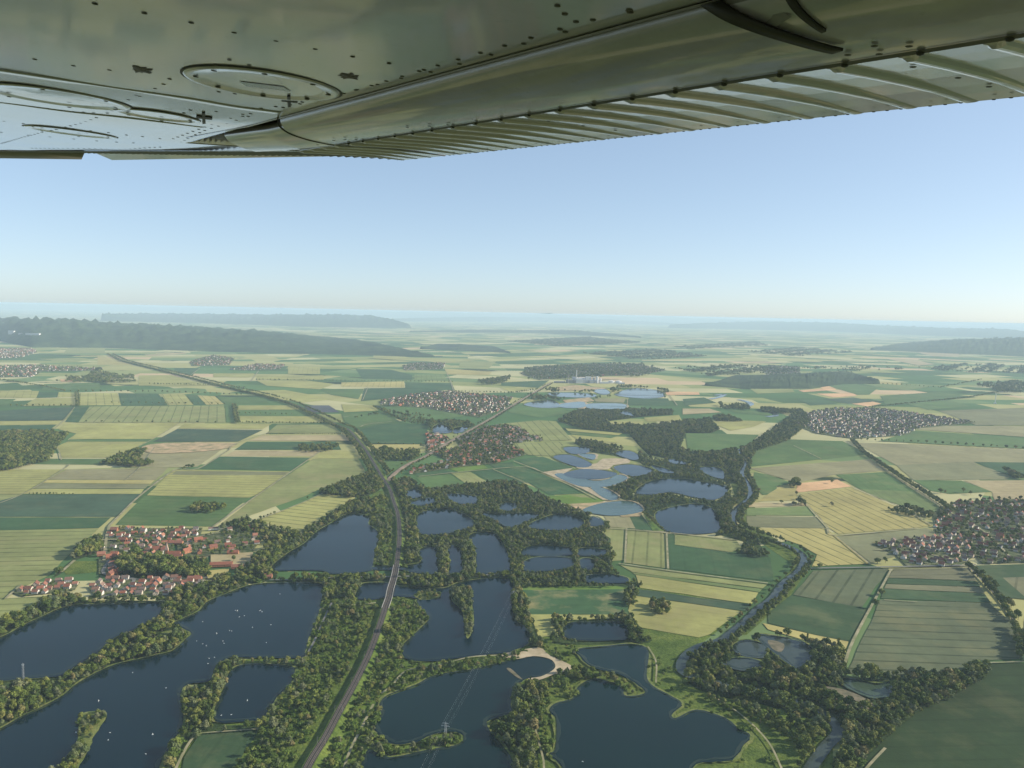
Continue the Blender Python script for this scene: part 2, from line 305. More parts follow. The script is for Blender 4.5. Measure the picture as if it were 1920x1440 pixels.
PAL = dict(dg=(0.046, 0.098, 0.042), dk=(0.050, 0.088, 0.052), mg=(0.080, 0.140, 0.046), lg=(0.140, 0.190, 0.068), yg=(0.300, 0.295, 0.105),
           ye=(0.360, 0.315, 0.120), tn=(0.350, 0.290, 0.160), gt=(0.240, 0.225, 0.120), gr=(0.175, 0.180, 0.095), og=(0.56, 0.35, 0.19),
           gn=(0.215, 0.235, 0.090), bg=(0.110, 0.185, 0.036), sl=(0.075, 0.085, 0.10), bs=(0.024, 0.045, 0.016), rg=(0.105, 0.125, 0.068), rd=(0.046, 0.085, 0.038), rt=(0.150, 0.150, 0.085))  # rg, rd, rt: backlit shade of the lower-right fields put into the colour
FIELDS = [
 # colour, tram strength, direction, dryness, pixel outline on the map of the view
 ('yg',.8,0,.2,[(-80,880),(115,880),(40,927),(-80,927)]), ('gn',.3,0,.2,[(-80,928),(37,928),(0,948),(-80,990)]),
 ('gt',.3,0,.3,[(125,880),(315,877),(292,900),(90,899)]), ('ye',0,0,.4,[(88,900),(290,900),(282,907),(78,905)]),
 ('gr',.2,0,.1,[(75,906),(280,908),(272,916),(60,916)]), ('yg',.4,0,.2,[(58,917),(270,917),(264,926),(42,926)]),
 ('dk',.1,0,0,[(40,928),(265,926),(222,969),(-80,969),(-80,960)]), ('dg',.1,0,0,[(-80,970),(208,970),(185,990),(-80,996)]),
 ('gn',.9,0,.25,[(-80,996),(185,991),(140,1030),(90,1080),(45,1100),(10,1122),(98,1117),(60,1140),(10,1155),(-80,1190)]),
 ('mg',.35,0,.0,[(270,930),(467,934),(397,987),(217,984)]), ('yg',.8,0,.2,[(325,880),(545,884),(480,928),(467,933),(275,929)]),
 ('gr',.0,0,.0,[(330,883),(540,885),(532,891),(322,890)]),
 ('dg',.2,0,0,[(410,856),(585,858),(545,882),(375,879)]), ('gt',.0,0,.5,[(240,855),(300,845),(420,840),(370,875),(290,877),(220,872)]),
 ('mg',.0,0,.1,[(75,860),(195,860),(240,872),(60,870)]), ('yg',.3,0,.3,[(127,828),(277,828),(213,858),(117,858),(107,837)]),
 ('gn',.2,0,.55,[(587,860),(672,860),(688,888),(600,917),(572,930),(470,966),(410,987),(480,930)]),
 ('yg',.2,0,.4,[(607,845),(665,846),(672,859),(592,859)]), ('tn',.2,0,.3,[(440,845),(602,845),(587,855),(420,855)]),
 ('yg',1.,0,.2,[(607,926),(667,932),(652,947),(562,997),(480,976)]), ('mg',0,0,0,[(710,860),(770,865),(732,887)]),
 ('dg',0,0,0,[(770,885),(827,880),(855,886),(785,893)]), ('mg',.2,0,0,[(780,895),(842,889),(875,909),(802,915)]),
 ('gn',.3,1,.3,[(845,887),(882,885),(917,905),(877,909)]), ('dg',.2,1,0,[(887,885),(925,881),(990,905),(922,905)]),
 ('dg',.2,1,.1,[(932,880),(985,876),(1105,925),(1030,928),(992,906)]), ('dg',.2,0,.1,[(965,862),(1017,856),(1075,876),(1015,885)]),
 ('bg',0,0,.2,[(837,877),(905,870),(915,878),(860,885)]), ('dg',0,0,0,[(917,870),(960,866),(965,875),(930,879)]),
 ('bg',0,0,.9,[(1000,932),(1100,925),(1140,937),(1120,943),(1065,945)]),
 ('gt',.2,1,.2,[(1132,966),(1180,968),(1192,991),(1145,988)]), ('dg',.1,1,0,[(1180,968),(1202,964),(1225,995),(1192,992)]),
 ('bg',0,0,.3,[(1207,963),(1247,996),(1225,995)]), ('gn',.1,1,.5,[(1102,987),(1175,990),(1172,1050),(1147,1052),(1145,1010),(1120,993)]),
 ('gn',.6,1,.5,[(1177,993),(1250,999),(1252,1066),(1172,1055)]),
 ('dg',.15,1,0,[(1250,1000),(1264,1001),(1266,1022),(1380,1037),(1445,1045),(1450,1090),(1254,1066)]),
 ('gn',.1,1,.6,[(1265,1001),(1380,1012),(1392,1030),(1370,1035),(1265,1021)]),
 ('gn',.2,0,.4,[(1160,1058),(1440,1095),(1430,1103),(1185,1072)]), ('lg',.1,0,.1,[(1185,1073),(1430,1104),(1424,1110),(1190,1077)]),
 ('yg',.2,0,.3,[(1192,1078),(1422,1111),(1410,1132),(1200,1102)]), ('dk',.2,0,0,[(1195,1104),(1410,1134),(1400,1146),(1180,1115)]),
 ('yg',.15,0,.35,[(1185,1116),(1390,1146),(1330,1190),(1310,1195),(1200,1176),(1178,1145)]),
 ('dg',.15,0,.75,[(975,1106),(1175,1103),(1178,1140),(1178,1152),(990,1152)]), ('bg',0,0,.2,[(972,1100),(1195,1098),(1193,1104),(975,1106)]),
 ('yg',0,0,.3,[(992,1152),(1180,1152),(1180,1160),(1040,1162),(1050,1190),(1010,1195)]),
 ('mg',.1,0,0,[(1460,823),(1580,827),(1630,852),(1405,875),(1412,845)]),
 ('gt',.15,0,.2,[(1405,878),(1632,861),(1662,882),(1565,890),(1495,905),(1440,889)]),
 ('mg',0,0,.2,[(1415,885),(1440,890),(1487,906),(1455,912),(1463,925),(1430,928),(1410,910)]),
 ('ye',0,0,.3,[(1460,913),(1492,908),(1495,938),(1420,940)]),
 ('og',0,0,0,[(1495,906),(1570,899),(1597,912),(1492,924)]),
 ('ye',.95,((1522,924),(1665,992)),.1,[(1498,926),(1597,914),(1680,950),(1747,985),(1722,989),(1572,1001),(1555,990),(1515,947)]),
 ('mg',.2,1,.1,[(1567,890),(1662,885),(1718,922),(1612,917)]), ('lg',.25,1,.1,[(1612,917),(1718,922),(1772,957),(1750,966),(1650,935)]),
 ('lg',.2,0,.2,[(1400,953),(1514,949),(1530,967),(1400,966)]), ('gr',.2,0,0,[(1400,967),(1531,969),(1550,990),(1400,988)]), ('tn',.1,0,0,[(1400,942),(1510,943),(1514,948),(1400,951)]),
 ('ye',.95,((1450,992),(1590,1055)),.1,[(1415,990),(1550,991),(1630,1057),(1522,1062),(1532,1040),(1502,1022),(1440,1000)]),
 ('gr',.1,0,.1,[(1567,1005),(1737,990),(1765,1002),(1735,1008),(1635,1017),(1690,1040),(1635,1056)]),
 ('gt',.1,0,.1,[(1603,830),(1713,833),(1990,847),(1990,866),(1680,872)]), ('gr',.1,0,.1,[(1680,872),(1815,866),(1895,890),(1890,899),(1712,900)]),
 ('mg',.2,0,0,[(1712,900),(1802,901),(1862,922),(1782,926),(1745,920)]), ('tn',.3,0,.1,[(1807,901),(1990,900),(1990,942),(1865,937),(1860,922)]),
 ('dg',.1,0,0,[(1825,866),(1990,868),(1990,898),(1900,895)]),
 ('rg',.8,3,.0,[(1525,1070),(1667,1066),(1615,1140),(1487,1115)]),
 ('rd',.15,1,.1,[(1440,1150),(1483,1116),(1629,1141),(1593,1202),(1530,1190),(1440,1168)]), ('ye',0,0,.6,[(1430,1168),(1530,1191),(1591,1203),(1587,1217),(1525,1205),(1440,1180)]),
 ('rt',.6,0,.1,[(1677,1066),(1817,1064),(1832,1089),(1665,1083)]), ('rd',.1,0,0,[(1665,1084),(1832,1090),(1838,1100),(1662,1094)]), ('rt',.1,0,.1,[(1662,1095),(1838,1101),(1846,1112),(1658,1103)]),
 ('rd',.1,0,0,[(1657,1104),(1846,1113),(1858,1130),(1652,1122)]),
 ('rg',.9,0,.15,[(1650,1124),(1855,1131),(1900,1170),(1912,1235),(1815,1240),(1805,1257),(1672,1268),(1587,1262),(1640,1150)]),
 ('rd',.1,0,0,[(1830,1060),(1990,1055),(1990,1130),(1885,1120)]), ('rt',.7,1,.1,[(1880,1083),(1990,1080),(1990,1128),(1925,1122)]),
 ('rd',0,0,.2,[(1925,1150),(1990,1130),(1990,1242),(1915,1238)]),
 ('bs',.25,((1700,1400),(1920,1396)),.0,[(1860,1243),(2000,1243),(2000,1480),(1590,1480),(1605,1438),(1655,1390),(1715,1340),(1790,1302),(1845,1270)]),
 ('rd',.2,1,.1,[(375,1374),(490,1366),(440,1440),(420,1480),(335,1480),(345,1420)]),
 # towards the hills, left
 ('yg',.8,1,.2,[(150,737),(220,737),(227,760),(147,760)]), ('dg',.4,1,0,[(222,737),(297,738),(313,760),(227,760)]), ('yg',.8,1,.2,[(302,739),(347,740),(363,759),(315,760)]),
 ('dg',.3,1,0,[(350,740),(370,741),(383,759),(363,759)]), ('ye',.8,1,.2,[(370,741),(403,743),(420,758),(387,759)]), ('mg',.2,0,0,[(407,743),(500,747),(503,755),(423,759)]),
 ('gn',.9,1,.4,[(168,762),(420,760),(422,792),(147,792)]), ('dg',0,0,0,[(143,763),(167,763),(147,792),(122,791)]), ('dk',0,0,0,[(80,765),(140,763),(117,788),(-80,790),(-80,775)]),
 ('mg',0,0,0,[(422,760),(438,760),(440,792),(424,792)]),
 ('yg',0,0,.2,[(-80,790),(113,789),(103,795),(-80,799)]), ('dg',0,0,0,[(-80,800),(107,796),(93,806),(-80,809)]),
 ('yg',.3,0,.3,[(120,795),(337,793),(287,823),(130,823),(143,813),(110,805)]), ('mg',0,0,0,[(130,824),(283,823),(277,828),(125,828)]),
 ('yg',0,0,.3,[(347,794),(510,795),(493,804),(333,803)]), ('dk',.1,0,0,[(333,804),(493,806),(447,828),(287,828)]),
 ('gn',.2,0,.2,[(520,796),(623,796),(640,812),(500,812)]), ('tn',.1,0,.2,[(493,816),(660,816),(665,826),(467,826)]), ('dg',0,0,0,[(463,828),(630,828),(640,843),(440,843)]),
 ('yg',0,0,.2,[(447,760),(547,760),(567,768),(447,768)]), ('mg',0,0,0,[(447,769),(567,769),(587,780),(447,779)]), ('yg',0,0,.2,[(450,781),(593,781),(617,792),(450,792)]),
 ('yg',.4,1,.2,[(-80,731),(73,733),(70,746),(-80,746)]), ('dg',0,0,0,[(73,735),(110,735),(107,745),(68,746)]), ('yg',.3,1,.2,[(110,735),(140,736),(140,744),(108,745)]),
 ('yg',.2,0,.2,[(67,747),(140,746),(140,760),(43,761)]), ('mg',0,0,0,[(-80,748),(30,748),(13,760),(-80,762)]),
 ('yg',.3,0,.2,[(260,704),(320,703),(390,723),(260,723)]), ('mg',0,0,0,[(83,720),(187,717),(187,730),(77,732)]), ('yg',0,0,.2,[(467,733),(533,731),(627,748),(567,755),(533,750)]),
 ('yg',0,0,.2,[(480,713),(573,713),(627,720),(600,730),(500,723)]), ('sl',0,0,0,[(570,760),(617,760),(637,773),(583,773)]),
 ('yg',.4,1,.1,[(540,687),(600,687),(600,701),(540,701)]), ('yg',.2,1,.1,[(483,704),(607,704),(607,712),(480,712)]), ('dg',0,0,0,[(327,690),(373,690),(360,705),(330,698)]),
 ('yg',0,0,.1,[(400,700),(477,700),(467,708),(400,707)]), ('ye',.2,1,.1,[(183,663+4),(263,681),(293,683),(183,684)]),
 ('gn',0,0,.2,[(128,652),(196,650),(197,662),(118,663)]), ('og',0,0,0,[(-60,691),(30,690),(55,694),(40,698),(-60,699)]), ('og',0,0,0,[(112,711),(140,711),(150,715),(115,716)]),
 ('gn',.2,0,.2,[(70,673),(150,671),(165,672),(130,678)]), ('tn',0,0,.2,[(270,665),(345,661),(350,663),(280,668)]),
 # towards the hills, middle
 ('mg',.1,0,0,[(712,762),(837,763),(873,780),(770,792),(723,770)]), ('mg',0,0,0,[(640,775),(717,773),(750,790),(670,802),(645,790)]), ('dg',.1,0,0,[(672,806),(717,795),(803,794),(797,832),(692,831)]),
 ('ye',0,0,.2,[(695,833),(787,833),(787,843),(703,844)]), ('yg',0,0,.2,[(640,758),(700,760),(710,770),(645,773)]),
 ('gn',.9,((1010,788),(1050,827)),.1,[(1010,788),(1043,790),(1073,825),(1020,827),(990,813),(970,798),(933,795)]), ('gn',.9,((1000,830),(1020,853)),.1,[(963,832),(1053,828),(1060,847),(1033,855),(990,853)]),
 ('mg',0,0,0,[(957,760),(1040,763),(1073,773),(1013,783),(953,773)]), ('yg',.2,0,.2,[(1060,803),(1167,812),(1160,816),(1065,808)]), ('mg',.0,0,.2,[(1065,809),(1160,817),(1140,823),(1073,814)]),
 ('yg',0,0,.2,[(1070,815),(1150,822),(1160,830),(1085,825)]),
 ('gt',.2,0,0,[(1113,747),(1173,747),(1170,755),(1117,753)]), ('dg',0,0,0,[(1180,745),(1253,747),(1257,760),(1177,760)]), ('og',0,0,0,[(1247,734),(1310,735),(1312,740),(1250,741)]),
 ('dg',0,0,0,[(683,728),(760,727),(840,730),(783,742),(677,752)]), ('dg',0,0,0,[(760,717),(847,718),(853,732),(760,727)]), ('ye',.6,1,0,[(640,717),(758,715),(758,726),(640,725)]), ('mg',0,0,0,[(600,729),(682,729),(672,748),(620,740)]),
 ('ye',0,0,.1,[(833,691),(923,697),(917,703),(840,702)]), ('dg',0,0,0,[(940,717),(1030,713),(1010,727),(940,723)]), ('yg',0,0,.1,[(937,727),(1000,727),(957,735)]),
 ('dg',0,0,0,[(667,692),(733,693),(773,703),(773,712),(680,710)]), ('lg',.4,1,0,[(777,702),(833,702),(837,712),(777,712)]),
 ('yg',0,0,.2,[(1140,790),(1207,790),(1203,797),(1143,797)]), ('yg',0,0,.2,[(1207,783),(1273,778),(1280,790),(1213,790)]),
 ('yg',0,0,0,[(700,664),(780,671),(900,675),(840,680),(700,672)]), ('gn',0,0,0,[(863,677),(930,678),(915,692),(860,690)]),
 # towards the hills, right
 ('mg',0,0,0,[(1285,812),(1423,815),(1400,840),(1335,850),(1290,845)]),
 ('og',0,0,0,[(1530,738),(1600,737),(1607,742),(1563,745)]), ('og',0,0,0,[(1497,732),(1547,728),(1550,732),(1507,735)]), ('og',0,0,0,[(1597,757),(1637,753),(1653,757),(1627,762)]), ('og',0,0,0,[(1536,725),(1560,724),(1568,731),(1550,732)]),
 ('mg',0,0,0,[(1547,722),(1587,717),(1647,727),(1630,740),(1607,740)]), ('lg',0,0,.1,[(1600,717),(1660,717),(1760,722),(1700,732),(1660,728)]), ('mg',0,0,0,[(1650,742),(1760,735),(1830,745),(1660,758)]),
 ('dk',0,0,0,[(1545,748),(1600,745),(1640,752),(1590,757)]), ('dg',0,0,0,[(1497,750),(1540,748),(1570,757),(1520,760)]),
 ('mg',.1,0,0,[(1717,807),(1990,826),(1990,845),(1647,827)]), ('gt',.1,0,.1,[(1733,798),(1813,798),(1990,800),(1990,824),(1720,805)]), ('gr',0,0,.1,[(1760,770),(1990,762),(1990,798),(1830,797)]),
 ('mg',0,0,0,[(1700,757),(1780,750),(1820,762),(1740,768)]), ('tn',0,0,0,[(1663,673),(1707,673),(1753,683),(1723,685)]), ('tn',0,0,0,[(1717,660),(1797,662),(1800,668),(1750,668)]),
 ('yg',0,0,.2,[(1330,786),(1437,790),(1413,800),(1370,807),(1343,797)]), ('mg',0,0,0,[(1360,767),(1440,773),(1447,780),(1380,773)]), ('tn',0,0,0,[(1280,766),(1330,766),(1353,773),(1280,777)]),
 ('dg',0,0,0,[(1280,748),(1320,745),(1343,755),(1285,760)]), ('ye',0,0,0,[(1648,715),(1690,718),(1688,722),(1650,719)]), ('gn',0,0,.2,[(1400,725),(1480,722),(1490,735),(1420,738)]),
]
for col, tr, td, dry, poly in FIELDS:
    c = PAL[col]; k = random.uniform(0.92, 1.08)
    gap = 26.0 if poly[0][1] > 820 else 34.0
    o = sheet('field', poly, MAT_FIELD, 0.6, color=(c[0] * k, c[1] * k, c[2] * k), tram=tr, tdir=td, gap=gap, dry=min(1, dry + .12))

# broad pieces of wild ground
sheet('meadow', [(555,1100),(620,1075),(760,1080),(960,1070),(1210,1090),(1400,1140),(1330,1195),(1290,1225),(1560,1370),(1570,1600),(250,1600),(300,1440),(340,1330),(400,1240),(570,1230)], MAT_SCRUB, 0.1)
sheet('meadow', [(1200,1176),(1310,1196),(1280,1230),(1275,1270),(1330,1300),(1420,1330),(1500,1380),(1540,1440),(1480,1600),(1280,1600),(1225,1440),(1150,1300),(1180,1200)], MAT_MEADOW, 0.3, smooth=3)
sheet('meadow', [(1000,1203),(1215,1203),(1215,1260),(1060,1262)], MAT_MEADOW, 0.3)
sheet('meadow', [(570,1100),(720,1125),(700,1180),(600,1420),(540,1520),(420,1520),(550,1270)], MAT_MEADOW, 0.3, smooth=3)
sheet('meadow', [(1370,905),(1410,905),(1420,985),(1520,1060),(1480,1120),(1400,1190),(1370,1190),(1440,1120),(1490,1060),(1400,1000)], MAT_MEADOW, 0.3)
sheet('meadow', [(1040,1262),(1110,1255),(1210,1300),(1060,1500),(1005,1500),(1015,1380)], MAT_MEADOW, 0.35, smooth=3)
sheet('meadow', [(700,925),(735,925),(747,1000),(735,1060),(700,1060),(712,1000),(690,960)], MAT_MEADOW, 0.3, smooth=3)
sheet('clearing', [(275,1208),(300,1187),(325,1180),(330,1192),(305,1208),(285,1218)], MAT_REED, 1.7, smooth=3)
sheet('meadow', [(115,1065),(137,1052),(187,1052),(187,1072),(125,1078)], MAT_MEADOW, 0.3)
sheet('field', [(395,1040),(475,1035),(470,1058),(440,1062),(395,1055)], MAT_FIELD, 1.95, color=PAL['tn'])
sheet('field', [(385,1070),(430,1066),(425,1082),(390,1085)], MAT_FIELD, 1.95, color=PAL['ye'])

LAKES = dict(
 boat=[MAT_LAKE,(480,1097),(575,1094),(606,1099),(602,1127),(597,1152),(581,1190),(572,1222),(563,1233),(480,1233),(435,1233),(410,1243),(400,1260),(392,1277),(355,1282),(337,1300),(342,1332),(342,1360),(325,1392),(310,1415),(296,1450),(280,1600),(-120,1600),(-100,1420),(0,1370),(40,1347),(82,1327),(120,1306),(142,1287),(175,1267),(215,1249),(257,1239),(295,1230),(325,1222),(350,1200),(360,1188),(335,1174),(327,1170),(350,1159),(375,1147),(390,1130),(425,1115)],
 west=[MAT_LAKE,(-120,1245),(5,1196),(45,1174),(82,1157),(125,1139),(175,1135),(250,1133),(302,1133),(292,1158),(265,1172),(240,1186),(212,1196),(185,1222),(140,1250),(107,1268),(0,1278),(-120,1310)],
 cove=[MAT_LAKE,(445,1252),(480,1247),(545,1252),(552,1265),(543,1285),(520,1306),(498,1340),(487,1356),(475,1351),(405,1353),(410,1317),(425,1285),(427,1270)],
 tri=[MAT_LAKE,(652,965),(690,969),(691,985),(711,1002),(703,1035),(698,1062),(690,1071),(625,1076),(605,1070),(562,1069),(510,1067),(542,1038),(572,1020),(592,1000),(622,982)],
 p5=[MAT_LAKE,(785,1035),(805,1025),(820,1035),(823,1073),(775,1073),(750,1068),(700,1068),(702,1062),(752,1062),(790,1055)],
 p6=[MAT_LAKE,(837,1025),(865,1032),(870,1065),(862,1073),(837,1073)],
 p7=[MAT_LAKE,(880,1005),(917,999),(937,1010),(952,1040),(957,1066),(942,1071),(890,1073),(890,1030)],
 p8=[MAT_LAKE,(785,965),(830,955),(862,962),(890,982),(855,996),(825,1001),(785,998)],
 p9=[MAT_LAKE,(760,925),(777,918),(793,927),(775,934)],
 p10=[MAT_LAKE,(767,943),(810,934),(813,942),(780,949)],
 p11=[MAT_LAKE,(838,927),(890,931),(892,943),(855,943)],
 p12=[MAT_LAKE,(933,951),(950,943),(970,947),(960,957),(940,956)],
 p13=[MAT_LAKE,(902,962),(940,965),(985,963),(1012,966),(985,978),(962,988),(945,986),(925,973)],
 p14=[MAT_LAKE,(990,986),(1020,972),(1050,965),(1090,974),(1091,986),(1060,994),(1010,992)],
 p15=[MAT_LAKE,(980,1040),(1000,1024),(1067,1028),(1067,1041)],
 p16=[MAT_LAKE,(1085,1041),(1090,1029),(1135,1032),(1130,1041)],
 p17=[MAT_LAKE,(982,1056),(1010,1046),(1067,1047),(1070,1063),(992,1072)],
 p18=[MAT_LAKE,(1087,1052),(1100,1048),(1115,1054),(1113,1068),(1090,1064)],
 p19=[MAT_LAKE,(1100,1081),(1140,1078),(1175,1085),(1170,1093),(1105,1092)],
 p20=[MAT_LAKE,(1105,973),(1120,970),(1134,984),(1108,986)],
 islet=[MAT_LAKE,(667,1122),(670,1112),(682,1096),(730,1095),(755,1102),(830,1105),(870,1092),(955,1087),(962,1130),(967,1165),(987,1178),(993,1203),(955,1222),(905,1228),(815,1239),(767,1237),(754,1220),(760,1208),(802,1168),(803,1157),(783,1132),(780,1122),(737,1118),(700,1124)],
 green=[MAT_GREENLAKE,(713,1322),(730,1305),(780,1287),(807,1272),(840,1264),(890,1257),(960,1240),(997,1232),(1030,1236),(1041,1247),(1030,1264),(1010,1271),(990,1271),(974,1281),(960,1297),(957,1325),(958,1338),(917,1350),(914,1367),(930,1387),(950,1412),(960,1430),(978,1480),(990,1600),(650,1600),(668,1470),(677,1440),(692,1409),(730,1424),(805,1409),(850,1402),(869,1391),(866,1377),(842,1371),(807,1379),(780,1391),(742,1396),(720,1385),(704,1368),(705,1355),(714,1340)],
 reed=[MAT_GREENLAKE,(1082,1220),(1135,1214),(1185,1210),(1215,1222),(1212,1270),(1225,1290),(1252,1305),(1278,1322),(1259,1340),(1267,1350),(1307,1334),(1360,1350),(1385,1370),(1406,1382),(1392,1402),(1372,1425),(1335,1428),(1297,1441),(1270,1520),(1060,1520),(1055,1441),(1031,1417),(1042,1407),(1043,1350),(1031,1335),(1042,1322),(1075,1312),(1085,1290),(1110,1276),(1130,1278),(1165,1289),(1170,1306),(1190,1308),(1211,1300),(1190,1280),(1160,1264),(1110,1251),(1090,1233)],
 p22=[MAT_LAKE,(1062,1172),(1110,1168),(1170,1169),(1179,1187),(1172,1199),(1070,1199)],
 f1=[MAT_RIVER,(983,757),(1033,750),(1050,763),(1007,764)], f2=[MAT_TURQ,(1053,757),(1093,753),(1094,764),(1053,764)], f3=[MAT_TURQ,(1103,757),(1167,757),(1171,766),(1107,766)],
 f4=[MAT_RIVER,(1153,740),(1187,728),(1233,732),(1246,743),(1207,747)], f5=[MAT_RIVER,(1027,738),(1060,736),(1113,739),(1110,745),(1050,744)], f6=[MAT_RIVER,(1112,732),(1133,729),(1144,737),(1130,740)],
 f7=[MAT_LAKE,(812,801),(827,795),(848,807),(840,812),(813,811)], f8=[MAT_LAKE,(852,803),(878,800),(870,809),(852,812)],
 f9=[MAT_LAKE,(1057,839),(1103,839),(1104,848),(1073,851)], f10=[MAT_LAKE,(1037,857),(1070,853),(1110,870),(1085,876)], f11=[MAT_TURQ,(1085,852),(1115,852),(1112,862)],
 f12=[MAT_LAKE,(1152,849),(1180,845),(1201,857),(1185,862)], f13=[MAT_LAKE,(1150,876),(1185,871),(1226,882),(1185,893)],
 f15=[MAT_TURQ,(1040,890),(1060,888),(1110,901),(1140,898),(1160,890),(1177,897),(1145,911),(1100,913),(1070,906)], f14=[MAT_LAKE,(1058,887),(1100,879),(1156,887),(1140,896),(1110,899),(1072,896)],
 f16=[MAT_TURQ,(1108,915),(1132,915),(1161,932),(1140,937)], f17=[MAT_TURQ,(1092,956),(1135,942),(1185,941),(1206,957),(1175,965),(1135,966)],
 f18=[MAT_LAKE,(1192,923),(1225,901),(1285,899),(1322,905),(1366,915),(1345,936),(1305,933),(1260,923),(1222,927)], f19=[MAT_LAKE,(1229,965),(1260,952),(1305,946),(1335,955),(1353,988),(1330,1000),(1252,996)],
 f20=[MAT_LAKE,(1310,877),(1350,878),(1358,897),(1330,891)], f21=[MAT_LAKE,(1220,872),(1245,878),(1265,886),(1240,885)], f22=[MAT_LAKE,(1253,860),(1292,868),(1262,869)], f23=[MAT_LAKE,(1160,772),(1175,771),(1192,779),(1175,778)],
 pond=[MAT_RIVER,(1417,1192),(1460,1196),(1500,1203),(1524,1222),(1515,1245),(1495,1255),(1470,1238),(1440,1215)], ponda=[MAT_RIVER,(1375,1213),(1400,1203),(1436,1212),(1430,1233),(1390,1229)], pondc=[MAT_RIVER,(1352,1241),(1400,1236),(1432,1248),(1390,1258)], pond2=[MAT_POND,(1578,1280),(1592,1274),(1640,1284),(1673,1282),(1672,1302),(1640,1309),(1605,1298)],
)
LAKE_PX = []
for k, v in LAKES.items():
    near = v[1][1] > 900
    sm = 4
    poly = v[1:]
    o = sheet('lake', poly, v[0], 2.0, smooth=sm, jag=0.9 if near else 0.0)
    LAKE_PX.append(np.array(smooth_closed(poly, 3)))
    # pale reed and gravel bank around the water
    pts = np.array(smooth_closed([ground(x, y)[:2] for x, y in poly], 4))
    nx = np.roll(pts, -1, 0) - np.roll(pts, 1, 0); nrm = np.stack([nx[:, 1], -nx[:, 0]], 1); nrm /= np.maximum(np.linalg.norm(nrm, axis=1, keepdims=True), 1e-6)
    area = 0.5 * np.sum(pts[:, 0] * np.roll(pts[:, 1], -1) - np.roll(pts[:, 0], -1) * pts[:, 1])
    if area < 0: nrm = -nrm
    w = (rng.uniform(0.6, 1.4, len(pts)) * (4.0 if near else 7.0))[:, None]
    out = pts + nrm * w
    z = zof(1.65); n = len(pts)
    inner = pts - nrm * 1.0
    vv = [(x, y, z) for x, y in inner] + [(x, y, z) for x, y in out]
    ff = [(i, n + i, n + (i + 1) % n, (i + 1) % n) for i in range(n)]
    mb = mesh('bank', vv, ff)
    if mb.polygons[0].normal.z < 0: mb.flip_normals()
    if near and v[0] is not MAT_TURQ:                 # shallow margin over the sloping bed
        zs = zof(2.18); sw = (rng.uniform(0.4, 1.6, len(pts)) * 3.0)[:, None]; inn = pts - nrm * sw; outr = pts + nrm * .3
        ms = mesh('shallows', [(x, y, zs) for x, y in inn] + [(x, y, zs) for x, y in outr], ff)
        if ms.polygons[0].normal.z < 0: ms.flip_normals()
        tag(link('lake_shallows', ms, MAT_SHALLOW), kind='structure')
    tag(link('lake_bank', mb, MAT_SAND if v[0] is MAT_TURQ else MAT_REED), kind='structure')

def strip(name, pxpts, width, m, base=0.6, k=6, z=None, wmap=None):
    zz = zof(base) if z is None else z
    p = np.array(smooth_open([ground(x, y, zz)[:2] for x, y in pxpts], k))
    t = np.gradient(p, axis=0); t /= np.linalg.norm(t, axis=1, keepdims=True); nn = np.stack([-t[:, 1], t[:, 0]], 1)
    w = width / 2
    v = [(*(a + b * w), zz) for a, b in zip(p, nn)] + [(*(a - b * w), zz) for a, b in zip(p, nn)]
    n = len(p); f = [(i, n + i, n + i + 1, i + 1) for i in range(n - 1)]
    me = mesh(name, v, f)
    if me.polygons[0].normal.z < 0: me.flip_normals()
    o = link(name, me, m); o['kind'] = 'structure'; return o
RIVER_A = [(1384,842),(1388,855),(1398,868),(1391,882),(1392,892),(1402,905),(1407,920),(1405,932),(1390,946),(1378,958),(1373,972),(1385,990),(1420,1004),(1458,1016),(1495,1032),(1508,1047),(1497,1070),(1470,1092),(1447,1122),(1422,1140),(1402,1160),(1372,1185),(1350,1200),(1310,1212),(1283,1232),(1279,1258),(1320,1275),(1400,1290),(1480,1310),(1540,1335),(1572,1368),(1548,1400),(1520,1440),(1490,1500)]
strip('river', RIVER_A, 12.5, MAT_RIVER, 2.25)
strip('river', [(1332,748),(1350,744),(1358,739),(1340,741)], 28, MAT_RIVER, 2.25); strip('river', [(1385,749),(1402,753),(1408,758),(1398,762)], 30, MAT_RIVER, 2.25); strip('river', [(1430,770),(1450,774),(1455,779),(1438,781)], 24, MAT_RIVER, 2.25)
sheet('mud_bank', [(1540,1288),(1580,1292),(1620,1308),(1640,1325),(1610,1330),(1570,1315)], MAT_MUD, 2.35, smooth=3)
sheet('mud_bank', [(1440,1200),(1470,1207),(1465,1222),(1448,1216)], MAT_MUD, 2.35, smooth=3)
# islands and spits that rise out of the lakes
for pl in ([(150,1340),(175,1333),(200,1334),(197,1350),(178,1378),(166,1408),(145,1443),(125,1500),(78,1500),(88,1462),(118,1428),(143,1398),(147,1365)], [(845,1107),(880,1102),(884,1130),(888,1165),(882,1192),(874,1194),(870,1162),(864,1142),(848,1127)], [(776,1114),(800,1108),(824,1112),(822,1121),(788,1124)],
           [(821,1027),(838,1024),(841,1076),(824,1078)], [(865,1018),(886,1020),(893,1062),(886,1079),(871,1079)]):
    sheet('island', pl, MAT_REED, 2.3, smooth=4, jag=.8)
